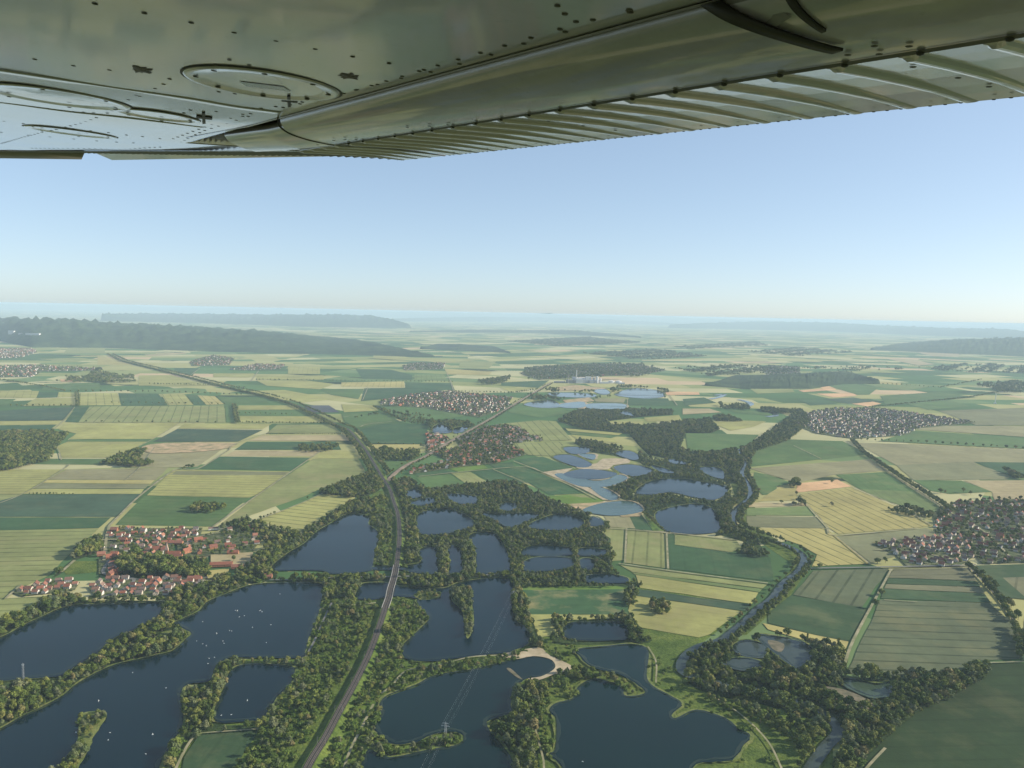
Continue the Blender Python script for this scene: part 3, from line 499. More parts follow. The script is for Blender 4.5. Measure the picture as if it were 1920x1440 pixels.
# sand and gravel workings
sheet('sand_spit', [(940,1228),(975,1219),(1012,1214),(1030,1228),(1070,1247),(1068,1256),(1040,1264),(1010,1275),(990,1272),(1015,1268),(1037,1256),(1041,1246),(1030,1235),(1000,1230),(965,1236)], MAT_SAND, 2.45, smooth=3)
sheet('sand_spit', [(950,1254),(957,1253),(972,1266),(980,1274),(968,1269)], MAT_MUD, 2.45, smooth=3)
sheet('gravel_pit', [(267,837),(313,830),(433,830),(443,834),(413,843),(313,850),(273,847)], MAT_PIT, 1.85, smooth=2)
sheet('gravel_bank', [(1065,945),(1120,942),(1148,940),(1095,954),(1080,953)], MAT_PIT, 1.85); sheet('gravel_bank', [(1160,963),(1205,960),(1200,968),(1165,969)], MAT_PIT, 1.85)
sheet('gravel_yard', [(1080,876),(1120,868),(1130,860),(1175,860),(1180,868),(1150,872),(1140,880),(1100,880)], MAT_SAND, 1.85, smooth=2)
sheet('gravel_yard', [(1018,885),(1075,877),(1060,887),(1045,890),(1100,912),(1145,938),(1130,937),(1095,918)], MAT_SAND, 1.85)
sheet('gravel_yard', [(1055,750),(1105,745),(1115,752),(1095,754),(1100,766),(1085,766),(1060,754)], MAT_PIT, 1.85)
sheet('gravel_yard', [(1025,728),(1080,722),(1140,728),(1110,731),(1040,733)], MAT_PIT, 1.85)

TRACKS = [ # farm tracks and lanes: width, outline
 (6,[(430,843),(372,878),(330,880),(265,927),(222,968),(205,985)],0),(5,[(655,780),(545,800),(445,830),(430,843)],0),(5,[(602,845),(480,930),(400,987)],0),(4,[(337,793),(285,824),(215,858)],0),
 (4,[(-60,962),(40,927),(118,880),(130,870)],0),(4,[(140,763),(118,790),(80,825),(107,840),(115,862)],0),(3,[(290,838),(262,876),(235,900)],0),(5,[(607,924),(560,945),(490,972)],0),
 (6,[(505,1087),(560,1086),(640,1082),(720,1081),(820,1079),(960,1077)],1),(6,[(785,893),(860,885),(980,875),(1015,884)],0),(4,[(925,880),(990,907)],0),(5,[(963,864),(1015,884),(1060,905),(1120,936)],0),
 (5,[(1160,1056),(1260,1070),(1440,1093)],0),(4,[(1250,998),(1253,1066)],0),(4,[(1175,990),(1172,1055)],0),(5,[(1102,987),(1250,998),(1380,1012)],0),
 (6,[(1520,1065),(1640,1063),(1830,1059)],1),(4.5,[(1672,1066),(1640,1125),(1600,1200),(1582,1250)],0),(5,[(1600,828),(1660,880),(1745,935),(1790,965)],1),(6,[(1818,1062),(1880,1130),(1920,1195)],1),
 (4,[(1597,912),(1690,952),(1747,985)],0),(5,[(1550,990),(1572,1003),(1722,990)],0),(4,[(1498,926),(1515,948),(1555,992)],0),(4,[(1488,835),(1540,860)],0),(4,[(1565,1003),(1632,1058)],0),
 (4,[(1855,1242),(1920,1240)],0),(4,[(1660,1402),(1625,1440),(1600,1480)],0),(3,[(1658,1124),(1720,1128)],0),
 (4,[(935,1228),(880,1232),(810,1250),(762,1257),(735,1285),(715,1300)],0),(4,[(700,1320),(680,1360),(655,1410),(640,1460)],0),(4,[(568,1240),(590,1200),(612,1150),(622,1130)],1),(4,[(625,1137),(705,1130)],0),
 (3,[(990,1500),(1020,1440),(1005,1370),(1010,1330)],0),(3,[(1215,1212),(1230,1240),(1230,1280)],0),(3,[(1330,1300),(1390,1340),(1440,1390),(1470,1450)],0),(4,[(370,1372),(350,1400),(325,1450)],0),(3,[(375,1374),(487,1366)],0),
 (8,[(190,1120),(230,1105),(250,1085),(195,1075),(205,1050)],1),(6,[(115,1072),(140,1050)],0),(6,[(205,985),(200,1005),(195,1050)],1),(5,[(10,1122),(40,1095)],0),
 (6,[(190,1012),(260,1010),(340,1012),(400,1000),(480,990)],1),(5,[(195,1040),(260,1048),(330,1048),(390,1044)],1),(5,[(230,1085),(300,1086),(390,1082)],1),(5,[(1640,1030),(1720,1035),(1830,1058)],1),(5,[(1745,990),(1830,1000),(1930,985)],1),(5,[(1792,962),(1850,1000),(1900,1050)],1),(6,[(790,880),(870,862),(970,845)],1),(7,[(1500,790),(1620,790),(1780,795)],1),(8,[(790,840),(830,815)],1),(6,[(675,800),(690,795),(735,790)],0),(6,[(850,732),(845,715),(838,700)],0),(5,[(680,750),(690,726)],0),(6,[(1270,760),(1255,740)],0),(5,[(1175,766),(1177,748)],0),(6,[(355,705),(375,690)],0),(7,[(470,715),(485,695)],1)]
for w, p, r in TRACKS: strip('road' if r else 'farm_track', p, w * (.7 if p[0][1] > 1090 else .85), MAT_ROAD if r == 1 and p[0][1] > 1050 else MAT_PATH, 2.6, 5)

# ------------------------------------------------------------------ hills: mounds that rise from the plain
def hill(name, foot, crest, m, depth=1.35, seed=1, rough=0.10, nx=150):
    r = np.random.default_rng(seed)
    fx = [p[0] for p in foot]; fy = [p[1] for p in foot]; cx = [p[0] for p in crest]; cyy = [p[1] for p in crest]
    xs = np.linspace(min(fx[0], cx[0]), max(fx[-1], cx[-1]), nx)
    rows = 22; V = []
    wob = np.cumsum(r.normal(0, 1, nx)); wob -= np.linspace(wob[0], wob[-1], nx)
    for i, x in enumerate(xs):
        F = np.array(ground(x, np.interp(x, fx, fy))[:2]); d = F / np.linalg.norm(F); D0 = np.linalg.norm(F)
        u_ = min(i, nx - 1 - i) / (nx * 0.22); edge = 1.0 if u_ >= 1 else u_ * u_ * (3 - 2 * u_)
        D1 = D0 * (1 + (depth - 1) * max(edge, .04))
        ray = RIGHT * (x - 960.0) + UP * (720.0 - np.interp(x, cx, cyy)) + FWD * FPX
        h = min(400.0, max(2.0, ALT + ray.z * D1 / math.hypot(ray.x, ray.y)))
        for j in range(rows):
            t = j / (rows - 1); dist = D0 * (1 - 0.02) + (D1 - D0) * 2.0 * t
            s = math.sin(math.pi * t) ** 0.8 if t < 0.5 else math.sin(math.pi * t)
            z = h * (edge if edge < .02 else 1.0) * s * (1 + rough * r.normal() * (1 if 0 < j < rows - 1 and j != rows // 2 else 0)) - (3 if j in (0, rows - 1) else 0)
            V.append((d[0] * dist, d[1] * dist, z))
    Fc = [(i * rows + j, (i + 1) * rows + j, (i + 1) * rows + j + 1, i * rows + j + 1) for i in range(nx - 1) for j in range(rows - 1)]
    me = mesh(name, V, Fc)
    if sum(p.normal.z for p in me.polygons) < 0: me.flip_normals()
    for p in me.polygons: p.use_smooth = True
    return tag(link(name, me, m), kind='structure')
hill('wooded_hill', [(-200,633),(0,638),(60,650),(200,651),(400,658),(600,663),(790,668),(830,668)], [(-200,594),(0,597),(130,600),(330,612),(480,620),(600,633),(700,643),(790,660),(830,667)], MAT_FOREST, 1.32, 1)
hill('wooded_hill', [(180,601),(400,606),(600,613),(780,615)], [(180,588),(333,588),(500,590),(640,590),(700,592),(740,600),(780,612)], MAT_FOREST, 1.25, 2)
hill('wooded_hill', [(785,653),(940,660),(960,661)], [(785,649),(860,645),(930,652),(960,659)], MAT_FOREST, 1.10, 3)
hill('wooded_hill', [(1625,655),(1780,662),(2050,672)], [(1625,652),(1680,645),(1780,637),(1913,633),(2050,634)], MAT_FOREST, 1.22, 4)
hill('wooded_hill', [(1240,614),(1400,617),(1600,623),(1800,631),(2050,640)], [(1240,610),(1280,607),(1413,603),(1557,605),(1647,610),(1763,615),(1887,617),(1930,622),(2050,626)], MAT_FOREST, 1.25, 5)
hill('wooded_hill', [(1316,720),(1397,728),(1520,727),(1580,719),(1655,718)], [(1316,716),(1420,706),(1480,702),(1580,697),(1643,708),(1655,715)], MAT_FOREST, 1.13, 6)
hill('far_hill', [(-300,575),(300,584),(800,597),(1400,608),(2200,622)], [(-300,564),(0,570),(250,573),(470,578),(750,584),(1000,588),(1060,588),(1085,587.5),(1120,590),(1250,594),(1430,601),(1700,609),(2200,619)], MAT_FOREST, 1.2, 8, nx=140)
hill('far_hill', [(700,602),(1000,603),(1250,609),(1330,612)], [(700,598),(900,594),(1100,597),(1200,602),(1330,610)], MAT_FOREST, 1.12, 9)
hill('far_hill', [(760,622),(1000,624),(1210,633)], [(760,620),(900,618),(1080,619),(1210,631)], MAT_FOREST, 1.06, 10)

# ------------------------------------------------------------------ air
def box_mesh(name, a, b):
    x0, y0, z0 = a; x1, y1, z1 = b
    v = [(x0,y0,z0),(x1,y0,z0),(x1,y1,z0),(x0,y1,z0),(x0,y0,z1),(x1,y0,z1),(x1,y1,z1),(x0,y1,z1)]
    return mesh(name, v, [(3,2,1,0),(4,5,6,7),(0,1,5,4),(1,2,6,5),(2,3,7,6),(3,0,4,7)])
hm = D.materials.new('haze_air'); hm.use_nodes = True; hn = hm.node_tree; hn.nodes.clear()
ho = hn.nodes.new('ShaderNodeOutputMaterial'); pv = hn.nodes.new('ShaderNodeVolumePrincipled')
pv.inputs['Color'].default_value = (0.66, 0.85, 1.0, 1); pv.inputs['Density'].default_value = HAZE = 4.5e-5; pv.inputs['Anisotropy'].default_value = 0.0
hn.links.new(pv.outputs[0], ho.inputs['Volume'])
tag(link('haze', box_mesh('haze', (-90500, -15500, -6), (90500, 95500, 462)), hm), kind='stuff')

# ------------------------------------------------------------------ tree models (unit height)
def rand_dir(r, n):
    d = r.normal(size=(n, 3)); return d / np.linalg.norm(d, axis=1, keepdims=True)
_ico = bmesh.new(); bmesh.ops.create_icosphere(_ico, subdivisions=1, radius=1.0)
ICO_V = np.array([v.co[:] for v in _ico.verts]); ICO_F = [[v.index for v in f.verts] for f in _ico.faces]; _ico.free()
def crown_geo(seed, lobes, nleaf, leaf):
    r = np.random.default_rng(seed); V = []; Fc = []
    w = np.array([l[1] ** 2 for l in lobes]); w /= w.sum()
    for c, rad in lobes:                                   # dense heart of each bough
        b = len(V); jit = 1 + 0.18 * r.normal(size=len(ICO_V))
        for p, j in zip(ICO_V, jit): V.append(tuple(np.array(c) + p * rad * 0.80 * j))
        Fc += [[b + i for i in f] for f in ICO_F]
    idx = r.choice(len(lobes), nleaf, p=w); dd = rand_dir(r, nleaf); dd[:, 2] = np.where(dd[:, 2] < -0.35, -dd[:, 2], dd[:, 2])
    for k in range(nleaf):
        c, rad = lobes[idx[k]]; d = dd[k]
        p = np.array(c) + d * rad * r.uniform(0.80, 1.10)
        nrm = d + 0.75 * r.normal(size=3); nrm /= np.linalg.norm(nrm)
        a = np.cross(nrm, r.normal(size=3)); a /= np.linalg.norm(a); bb = np.cross(nrm, a)
        s = leaf * r.uniform(0.6, 1.35); b = len(V)
        V += [tuple(p + a * s), tuple(p + bb * s * 0.8), tuple(p - a * s * 0.9), tuple(p - bb * s * 0.8 + nrm * s * 0.3)]
        Fc.append([b, b + 1, b + 2, b + 3])
    return V, Fc
def trunk_geo(seed, h=0.5, r0=0.028, limbs=5):
    r = np.random.default_rng(seed); V = []; Fc = []
    def tube(p, q, ra, rb, n=5):
        p = np.array(p); q = np.array(q); t = (q - p) / np.linalg.norm(q - p)
        a = np.cross(t, (0.3, 0.9, 0.1)); a /= np.linalg.norm(a); c = np.cross(t, a); b = len(V)
        for i in range(n):
            an = 2 * math.pi * i / n; V.append(tuple(p + (a * math.cos(an) + c * math.sin(an)) * ra))
        for i in range(n):
            an = 2 * math.pi * i / n; V.append(tuple(q + (a * math.cos(an) + c * math.sin(an)) * rb))
        for i in range(n): Fc.append([b + i, b + (i + 1) % n, b + n + (i + 1) % n, b + n + i])
    tube((0, 0, -0.02), (0.01, 0.0, h * 0.5), r0, r0 * 0.75); tube((0.01, 0, h * 0.5), (0, 0.01, h * 1.2), r0 * 0.75, r0 * 0.3)
    for i in range(limbs):
        an = i * 2.4; tube((0, 0, h * (0.45 + 0.1 * i / limbs)), (0.2 * math.cos(an), 0.2 * math.sin(an), h * (0.85 + 0.1 * (i % 2))), r0 * 0.5, r0 * 0.15, 4)
    return V, Fc
PROTO = []      # (kind, crown mesh, trunk mesh, joined mesh)
def add_proto(kind, seed, lobes, nleaf, leaf, m):
    V, Fc = crown_geo(seed, lobes, nleaf, leaf); TV, TF = trunk_geo(seed)
    cm = mesh('crown', V, Fc); cm.materials.append(m); tm = mesh('trunk', TV, TF); tm.materials.append(MAT_BARK)
    n = len(V); jm = mesh('tree_mass', V + TV, Fc + [[n + i for i in f] for f in TF]); jm.materials.append(m); jm.materials.append(MAT_BARK)
    for p in jm.polygons[len(Fc):]: p.material_index = 1
    PROTO.append((kind, cm, tm, jm))
for s in range(5):
    r = np.random.default_rng(100 + s); lob = [((0, 0, 0.62), 0.26)]
    for k in range(7):
        an = k * 2 * math.pi / 7 + r.uniform(-.3, .3); q = r.uniform(0.15, 0.27)
        lob.append(((q * math.cos(an), q * math.sin(an), r.uniform(0.38, 0.72)), r.uniform(0.14, 0.21)))
    lob.append(((r.uniform(-.08, .08), r.uniform(-.08, .08), 0.80), 0.18))
    add_proto('broad', 10 + s, lob, 330, 0.060, MAT_LEAF)
for s in range(2):
    r = np.random.default_rng(200 + s); lob = [((0, 0, 0.55), 0.24)]
    for k in range(6):
        an = k * 2 * math.pi / 6 + r.uniform(-.3, .3); q = r.uniform(0.14, 0.30)
        lob.append(((q * math.cos(an), q * math.sin(an), r.uniform(0.28, 0.66)), r.uniform(0.13, 0.20)))
    lob.append(((0, 0, 0.80), 0.17)); add_proto('willow', 30 + s, lob, 330, 0.055, MAT_WILLOW)
for s in range(2):
    r = np.random.default_rng(300 + s); lob = [((r.uniform(-.04, .04), r.uniform(-.04, .04), 0.25 + 0.15 * k), 0.15 - 0.018 * k) for k in range(5)]
    add_proto('slim', 40 + s, lob, 240, 0.050, MAT_LEAF)
for s in range(3):
    r = np.random.default_rng(400 + s); lob = [((0, 0, 0.42), 0.42)]
    for k in range(5):
        an = k * 2 * math.pi / 5 + r.uniform(-.4, .4); q = r.uniform(0.3, 0.6)
        lob.append(((q * math.cos(an), q * math.sin(an), r.uniform(0.2, 0.45)), r.uniform(0.24, 0.36)))
    add_proto('shrub', 50 + s, lob, 200, 0.12, MAT_SHRUB)
KIDX = {k: [i for i, p in enumerate(PROTO) if p[0] == k] for k in ('broad', 'willow', 'slim', 'shrub')}

TREES = []     # x, y, z, height, kind, zone
def blocked(x, y, h, lakes=True):
    b = project(np.stack([x, y, np.zeros_like(x)], 1)); t = project(np.stack([x, y, h * 0.85], 1))
    bad = np.zeros(len(x), bool)
    if lakes:
        for L in LAKE_PX:
            lo = L.min(0) - 2; hi = L.max(0) + 2
            near = ((b >= lo) & (b <= hi)).all(1) | ((t >= lo) & (t <= hi)).all(1)
            if near.any(): bad |= near & (inpoly(b, L) | inpoly(t, L))
    for L in CLEAR: bad |= inpoly(b, L)
    return bad, b
CLEAR = []
def wood(zone, poly, sp=6.0, h=(6, 12.5), mixw=(0.72, 0.22, 0.06), fill=0.82, z=4.5, floor=True, lakes=True, smooth=True, ragged=False):
    P = np.array([ground(x, y, z)[:2] for x, y in poly])
    if smooth: P = np.array(smooth_closed([tuple(p) for p in P], 3))
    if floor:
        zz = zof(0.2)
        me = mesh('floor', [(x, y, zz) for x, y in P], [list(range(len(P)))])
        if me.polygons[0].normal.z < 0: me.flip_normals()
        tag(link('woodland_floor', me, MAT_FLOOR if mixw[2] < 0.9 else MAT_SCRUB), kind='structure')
    lo, hi = P.min(0), P.max(0)
    gx = np.arange(lo[0], hi[0], sp); gy = np.arange(lo[1], hi[1], sp)
    X, Y = np.meshgrid(gx, gy); X = X.ravel() + rng.uniform(-.45, .45, X.size) * sp; Y = Y.ravel() + rng.uniform(-.45, .45, Y.size) * sp
    k = inpoly(np.stack([X, Y], 1), P) & (rng.random(X.size) < fill); X = X[k]; Y = Y[k]
    if ragged:
        k = np.sin(X / 61 + 2) * np.sin(Y / 83) + .7 * np.sin(X / 23) * np.sin(Y / 31 + 1) + rng.normal(0, .25, len(X)) > 0.9 - 1.3 * ragged; X = X[k]; Y = Y[k]
    if not len(X): return
    clump = np.sin(X * 0.021 + 1.3) * np.sin(Y * 0.017 + 0.4) + np.sin(X * 0.06) * np.sin(Y * 0.05)
    H = rng.uniform(h[0], h[1], len(X)) * (1 + 0.16 * clump) * np.exp(rng.normal(0, .16, len(X)))
    add_trees(X, Y, H, mixw, zone, lakes)
def add_trees(X, Y, H, mixw, zone, lakes=True):
    bad, b = blocked(X, Y, H, lakes)
    if len(X) == 1: bad[:] = False
    ok = ~bad & (b[:, 0] > -140) & (b[:, 0] < 2060) & (b[:, 1] < 1600)
    kinds = rng.choice(4, len(X), p=np.array([mixw[0], mixw[1], 0.0, mixw[2]]) / sum(mixw[:3]))
    sl = rng.random(len(X)) < 0.05; kinds = np.where(sl & (kinds == 0), 2, kinds)
    for i in np.nonzero(ok)[0]:
        hh = H[i] * (0.45 if kinds[i] == 3 and H[i] > 6 else 1.0)
        TREES.append((X[i], Y[i], 0.0, hh, int(kinds[i]), zone))
def row(zone, pts, sp, h=(8, 12), jit=1.0, mixw=(1, 0, 0), lakes=False, offs=(0,)):
    p = np.array([ground(x, y, 3.0)[:2] for x, y in pts]); seg = np.linalg.norm(np.diff(p, axis=0), axis=1); L = np.concatenate([[0], np.cumsum(seg)])
    for of in offs:
        s = np.arange(0, L[-1], sp) + rng.uniform(-.2, .2) * sp
        s = np.clip(s + rng.uniform(-.15, .15, len(s)) * sp, 0, L[-1])
        X = np.interp(s, L, p[:, 0]); Y = np.interp(s, L, p[:, 1])
        i = np.clip(np.searchsorted(L, s) - 1, 0, len(seg) - 1); t = np.diff(p, axis=0)[i] / seg[i][:, None]
        X = X - t[:, 1] * of + rng.uniform(-jit, jit, len(s)); Y = Y + t[:, 0] * of + rng.uniform(-jit, jit, len(s))
        add_trees(X, Y, rng.uniform(h[0], h[1], len(s)), mixw, zone, lakes)

RAIL = [(520,1560),(575,1440),(610,1382),(635,1335),(665,1280),(692,1225),(710,1177),(722,1140),(729,1120),(732,1105),(740,1077),(746,1040),(749,1002),(746,965),(737,937),(730,915),(717,895),(702,870),(687,845),(673,827),(653,805),(633,797),(600,780),(550,757),(500,742),(433,727),(367,710),(300,693),(233,677),(207,664)]
RAIL2 = [(724,905),(742,887),(767,870),(800,855),(853,823),(917,787),(967,757),(1000,737),(1033,718)]
def ribbon_px(pts, w):
    p = np.array(smooth_open([ground(x, y)[:2] for x, y in pts], 3)); t = np.gradient(p, axis=0); t /= np.linalg.norm(t, axis=1, keepdims=True); n = np.stack([-t[:, 1], t[:, 0]], 1)
    q = np.concatenate([p + n * w, (p - n * w)[::-1]]); return project(np.concatenate([q, np.zeros((len(q), 1))], 1))
CLEAR.append(ribbon_px(RAIL, 13)); CLEAR.append(ribbon_px(RAIL2, 10)); CLEAR.append(ribbon_px(RIVER_A, 7.5))
CLEAR += [np.array([(275,1208),(300,1187),(325,1180),(330,1192),(305,1208),(285,1218)], float), np.array([(1285,812),(1423,815),(1400,840),(1335,850),(1290,845)], float), np.array([(1140,790),(1207,790),(1203,797),(1143,797)], float),
          np.array([(1207,783),(1273,778),(1280,790),(1213,790)], float), np.array([(1540,1288),(1580,1292),(1620,1308),(1640,1325),(1610,1330),(1570,1315)], float), np.array([(1080,876),(1120,868),(1130,860),(1175,860),(1180,868),(1150,872),(1140,880),(1100,880)], float)]
for w_, p_, r_ in TRACKS:
    if p_[0][1] > 835: CLEAR.append(ribbon_px(p_, w_ * 0.8))
S3 = (0.45, 0.15, 0.40)
# ---- woods, copses and belts (outlines follow the crowns seen in the view)
wood('on the north-west shore of the far-left lake', [(-60,1195),(0,1172),(45,1146),(95,1118),(130,1110),(132,1134),(82,1153),(45,1171),(0,1195),(-60,1225)])
wood('between the lakeside gardens and the far-left lake', [(128,1112),(160,1120),(310,1122),(310,1133),(130,1135)], h=(6, 10), fill=.75)
wood('on the wooded isthmus between the two left-hand lakes', [(312,1135),(332,1105),(387,1092),(425,1075),(457,1087),(470,1096),(450,1106),(400,1122),(365,1145),(338,1163),(325,1172),(350,1183),(358,1189),(325,1218),(295,1226),(255,1235),(215,1245),(175,1262),(140,1283),(118,1302),(80,1323),(40,1342),(0,1365),(-110,1410),(-110,1270),(0,1257),(105,1250),(140,1240),(180,1212),(212,1190),(262,1170),(290,1150)], sp=6.4, fill=.9)
wood('in the village park by the church', [(215,1062),(240,1045),(295,1046),(330,1052),(375,1050),(392,1078),(300,1082),(232,1077)], sp=7.5, h=(11, 18), mixw=(.95,.05,0))
wood('along the field edge west of the red-roofed village', [(98,1078),(130,1050),(160,1022),(187,1008),(190,1030),(145,1045),(122,1066)], h=(10,15), mixw=(.95,.05,0))
wood('east of the red-roofed village', [(410,992),(457,975),(490,980),(562,1000),(545,1030),(505,1055),(480,1072),(465,1062),(500,1022),(480,1000),(440,992)], sp=8, fill=.8, h=(7,13))
wood('east of the red-roofed village', [(440,1070),(480,1050),(505,1065),(520,1078),(470,1090)], sp=8, fill=.85)
wood('on the north-west shore of the triangular lake', [(562,1001),(600,976),(640,953),(655,943),(690,932),(702,958),(650,963),(620,980),(590,999),(570,1019),(540,1037),(510,1062),(490,1060),(540,1023)], sp=6.5, fill=.9)
wood('in the copse at the railway junction', [(603,917),(690,889),(716,904),(702,922),(655,931),(612,925)])
wood('between the triangular lake and the railway', [(690,955),(715,925),(735,950),(742,1000),(733,1055),(700,1062),(712,1005),(692,985)], mixw=(.5,.3,.2), sp=8, fill=.62)
wood('on the embankment right of the railway curve', [(728,898),(760,920),(785,950),(782,1000),(790,1050),(757,1066),(752,1050),(757,970),(743,930)], mixw=(.6,.25,.15), sp=6.6)
wood('among the small fishing ponds', [(745,905),(765,895),(800,915),(830,912),(895,905),(960,902),(1005,925),(1020,930),(1065,950),(1100,962),(1135,975),(1144,988),(1132,1000),(1152,1035),(1147,1065),(1195,1090),(1190,1097),(965,1097),(960,1076),(757,1077),(755,1065),(790,1055),(785,1000),(785,950),(765,935)], sp=5.8, h=(5,10), mixw=(.56,.36,.08), fill=.70)
wood('along the lane south of the triangular lake', [(520,1082),(620,1078),(700,1075),(735,1080),(735,1092),(690,1096),(660,1120),(610,1120),(606,1096),(520,1090)], sp=7, fill=.8)
wood('along the lane right of the railway bridge', [(750,1080),(960,1074),(960,1086),(880,1091),(830,1103),(757,1100)], sp=6.5)
wood('in the scrub belt left of the railway', [(612,1120),(665,1118),(715,1128),(705,1165),(570,1440),(530,1530),(420,1530),(440,1440),(470,1400),(495,1345),(520,1310),(551,1266),(572,1226),(581,1190),(601,1130)], sp=5.8, h=(5,9.5), mixw=(.30,.10,.60), fill=.72, floor=False)
wood('in the scrub belt right of the railway', [(737,1122),(780,1130),(801,1155),(801,1168),(760,1212),(755,1222),(765,1238),(815,1240),(905,1228),(965,1218),(990,1218),(960,1237),(890,1253),(840,1260),(807,1268),(780,1283),(730,1301),(714,1317),(710,1340),(703,1360),(690,1405),(675,1440),(665,1530),(580,1530),(635,1350),(700,1215)], sp=5.6, h=(4.5,9), mixw=(.30,.12,.58), fill=.74, floor=False)
wood('on the hooked spit in the green lake', [(704,1369),(720,1386),(742,1398),(780,1393),(807,1381),(842,1373),(866,1379),(868,1390),(850,1401),(805,1408),(730,1423),(692,1408)], sp=5.5, h=(4,9), mixw=(.35,.25,.40))
wood('on the causeway across the boating lake', [(400,1262),(412,1241),(440,1233),(480,1233),(565,1236),(565,1246),(480,1246),(445,1251),(428,1268),(424,1285),(410,1317),(402,1350),(475,1352),(490,1358),(480,1366),(380,1372),(345,1405),(310,1450),(300,1440),(312,1415),(327,1392),(344,1360),(344,1332),(339,1300),(356,1283),(392,1278)], sp=6.2, fill=.88, mixw=(.62,.33,.05))
wood('on the narrow island in the boating lake', [(150,1340),(175,1333),(198,1334),(195,1348),(175,1375),(163,1405),(140,1440),(120,1500),(80,1500),(90,1460),(120,1425),(145,1395),(148,1362)], sp=5.5, h=(5,10), mixw=(.6,.35,.05), lakes=False)
wood('on the long wooded spit in the islet lake', [(845,1107),(880,1102),(883,1130),(886,1165),(881,1188),(874,1190),(872,1160),(866,1140),(850,1125)], sp=5.5, h=(7,12), mixw=(.5,.45,.05), lakes=False)
wood('on the islet beside the railway bridge', [(778,1112),(800,1107),(822,1110),(820,1118),(790,1121)], sp=6, h=(6,9), lakes=False)
wood('on the tree spit between the upper fishing ponds', [(822,1025),(838,1022),(840,1072),(825,1074)], sp=5.5, mixw=(.5,.45,.05), lakes=False)
wood('on the tree spit between the upper fishing ponds', [(866,1015),(886,1018),(892,1060),(885,1075),(872,1075)], sp=5.5, mixw=(.4,.55,.05), lakes=False)
wood('on the dark wooded bank between the two green lakes', [(912,1362),(917,1348),(960,1320),(962,1298),(990,1274),(1035,1268),(1020,1330),(1008,1380),(1012,1440),(1020,1520),(985,1520),(958,1430),(930,1390)], sp=6.3, h=(7,13), mixw=(.72,.18,.10))
wood('on the spit in front of the sand beach', [(1035,1268),(1065,1254),(1110,1256),(1165,1275),(1200,1295),(1185,1300),(1165,1286),(1130,1273),(1110,1270),(1080,1275)], sp=5.5, h=(5,10), mixw=(.6,.15,.25))
wood('in the reeds of the spit between the green lakes', [(1035,1272),(1085,1276),(1080,1310),(1034,1335),(1042,1407),(1030,1417),(1012,1380),(1020,1320)], sp=6.5, h=(3,6), mixw=(.05,.05,.9), fill=.35, floor=False)
wood('around the small dark pond by the meadow', [(1038,1158),(1085,1158),(1180,1155),(1195,1180),(1217,1200),(1050,1203),(1040,1190)], sp=6.2)
wood('along the right shore of the islet lake', [(956,1090),(972,1098),(992,1150),(1010,1190),(1015,1210),(990,1205),(984,1175),(963,1160)], sp=6)
wood('in the corner of the patchy green field', [(1172,1110),(1195,1112),(1190,1135),(1174,1135)], h=(10,14))
wood('in the round copse on the yellow meadow', [(1218,1132),(1240,1128),(1260,1140),(1245,1149),(1222,1146)], h=(7,11), mixw=(.95,.05,0))
wood('in the wood on the river bend', [(1283,1215),(1350,1195),(1400,1202),(1450,1186),(1520,1203),(1580,1215),(1590,1235),(1580,1262),(1640,1264),(1680,1262),(1800,1256),(1858,1242),(1846,1268),(1790,1300),(1715,1338),(1655,1388),(1605,1436),(1585,1530),(1530,1530),(1575,1400),(1590,1370),(1500,1335),(1420,1312),(1330,1295),(1280,1262)], sp=6.4, h=(7,13), mixw=(.78,.18,.04), fill=.8)
wood('on the scrubby bank below the river wood', [(1330,1300),(1420,1325),(1500,1345),(1555,1372),(1535,1410),(1500,1470),(1480,1530),(1440,1530),(1500,1430),(1470,1375),(1400,1340),(1335,1315)], sp=6.2, h=(5,11), mixw=(.62,.12,.26), fill=.85, floor=False)
wood('scattered over the bright meadow right of the reed lake', [(1215,1230),(1275,1240),(1330,1310),(1440,1380),(1480,1440),(1440,1520),(1330,1520),(1380,1430),(1410,1380),(1310,1332),(1230,1285)], sp=11, h=(2.5,5), mixw=(.1,.05,.85), fill=.38, floor=False)
wood('along the path on the sand beach', [(1010,1205),(1080,1208),(1085,1225),(1060,1240),(1035,1225)], sp=7, h=(3,5), mixw=(.1,.1,.8), fill=.5, floor=False)
row('along the river by the yellow fields', RIVER_A[4:24], 7.5, (5,10), 3, (.80,.18,.02), True, (9,-9,15))
row('along the river by the yellow fields', RIVER_A[:14], 7, (6,12), 4, (.88,.12,0), True, (-10,-17,-25,10,17))
# the wood that runs up the valley
for pl in ([(1045,788),(1082,768),(1140,764),(1260,768),(1262,776),(1205,780),(1140,788),(1200,798),(1300,786),(1350,802),(1335,810),(1285,812),(1275,840),(1350,852),(1395,845),(1390,868),(1340,872),(1270,862),(1215,850),(1195,830),(1180,812),(1090,802)],
   [(1075,828),(1110,825),(1200,850),(1215,858),(1300,868),(1385,872),(1388,900),(1366,905),(1355,898),(1310,895),(1260,890),(1225,884),(1200,865),(1150,852),(1105,845)],
   [(1170,897),(1190,890),(1225,884),(1300,892),(1350,900),(1372,910),(1365,920),(1320,905),(1225,901),(1190,922),(1165,912)],
   [(1135,910),(1150,905),(1190,925),(1260,924),(1305,934),(1345,936),(1370,920),(1375,960),(1352,985),(1335,955),(1300,945),(1255,952),(1228,966),(1205,955),(1185,940),(1160,930)],
   [(1335,955),(1372,950),(1380,985),(1420,1010),(1445,1045),(1420,1042),(1380,1035),(1395,1012),(1352,1000),(1340,1002),(1350,985)]):
    wood('in the valley wood', pl, sp=7.2, h=(6,12), mixw=(.66,.34,0), fill=.52, smooth=False)
row('along the shore of the far ponds', [(1205,962),(1250,998),(1340,1003)], 8, (6,10), 2, (.7,.3,0), True, (0,5))
FAR = (1, 0, 0)
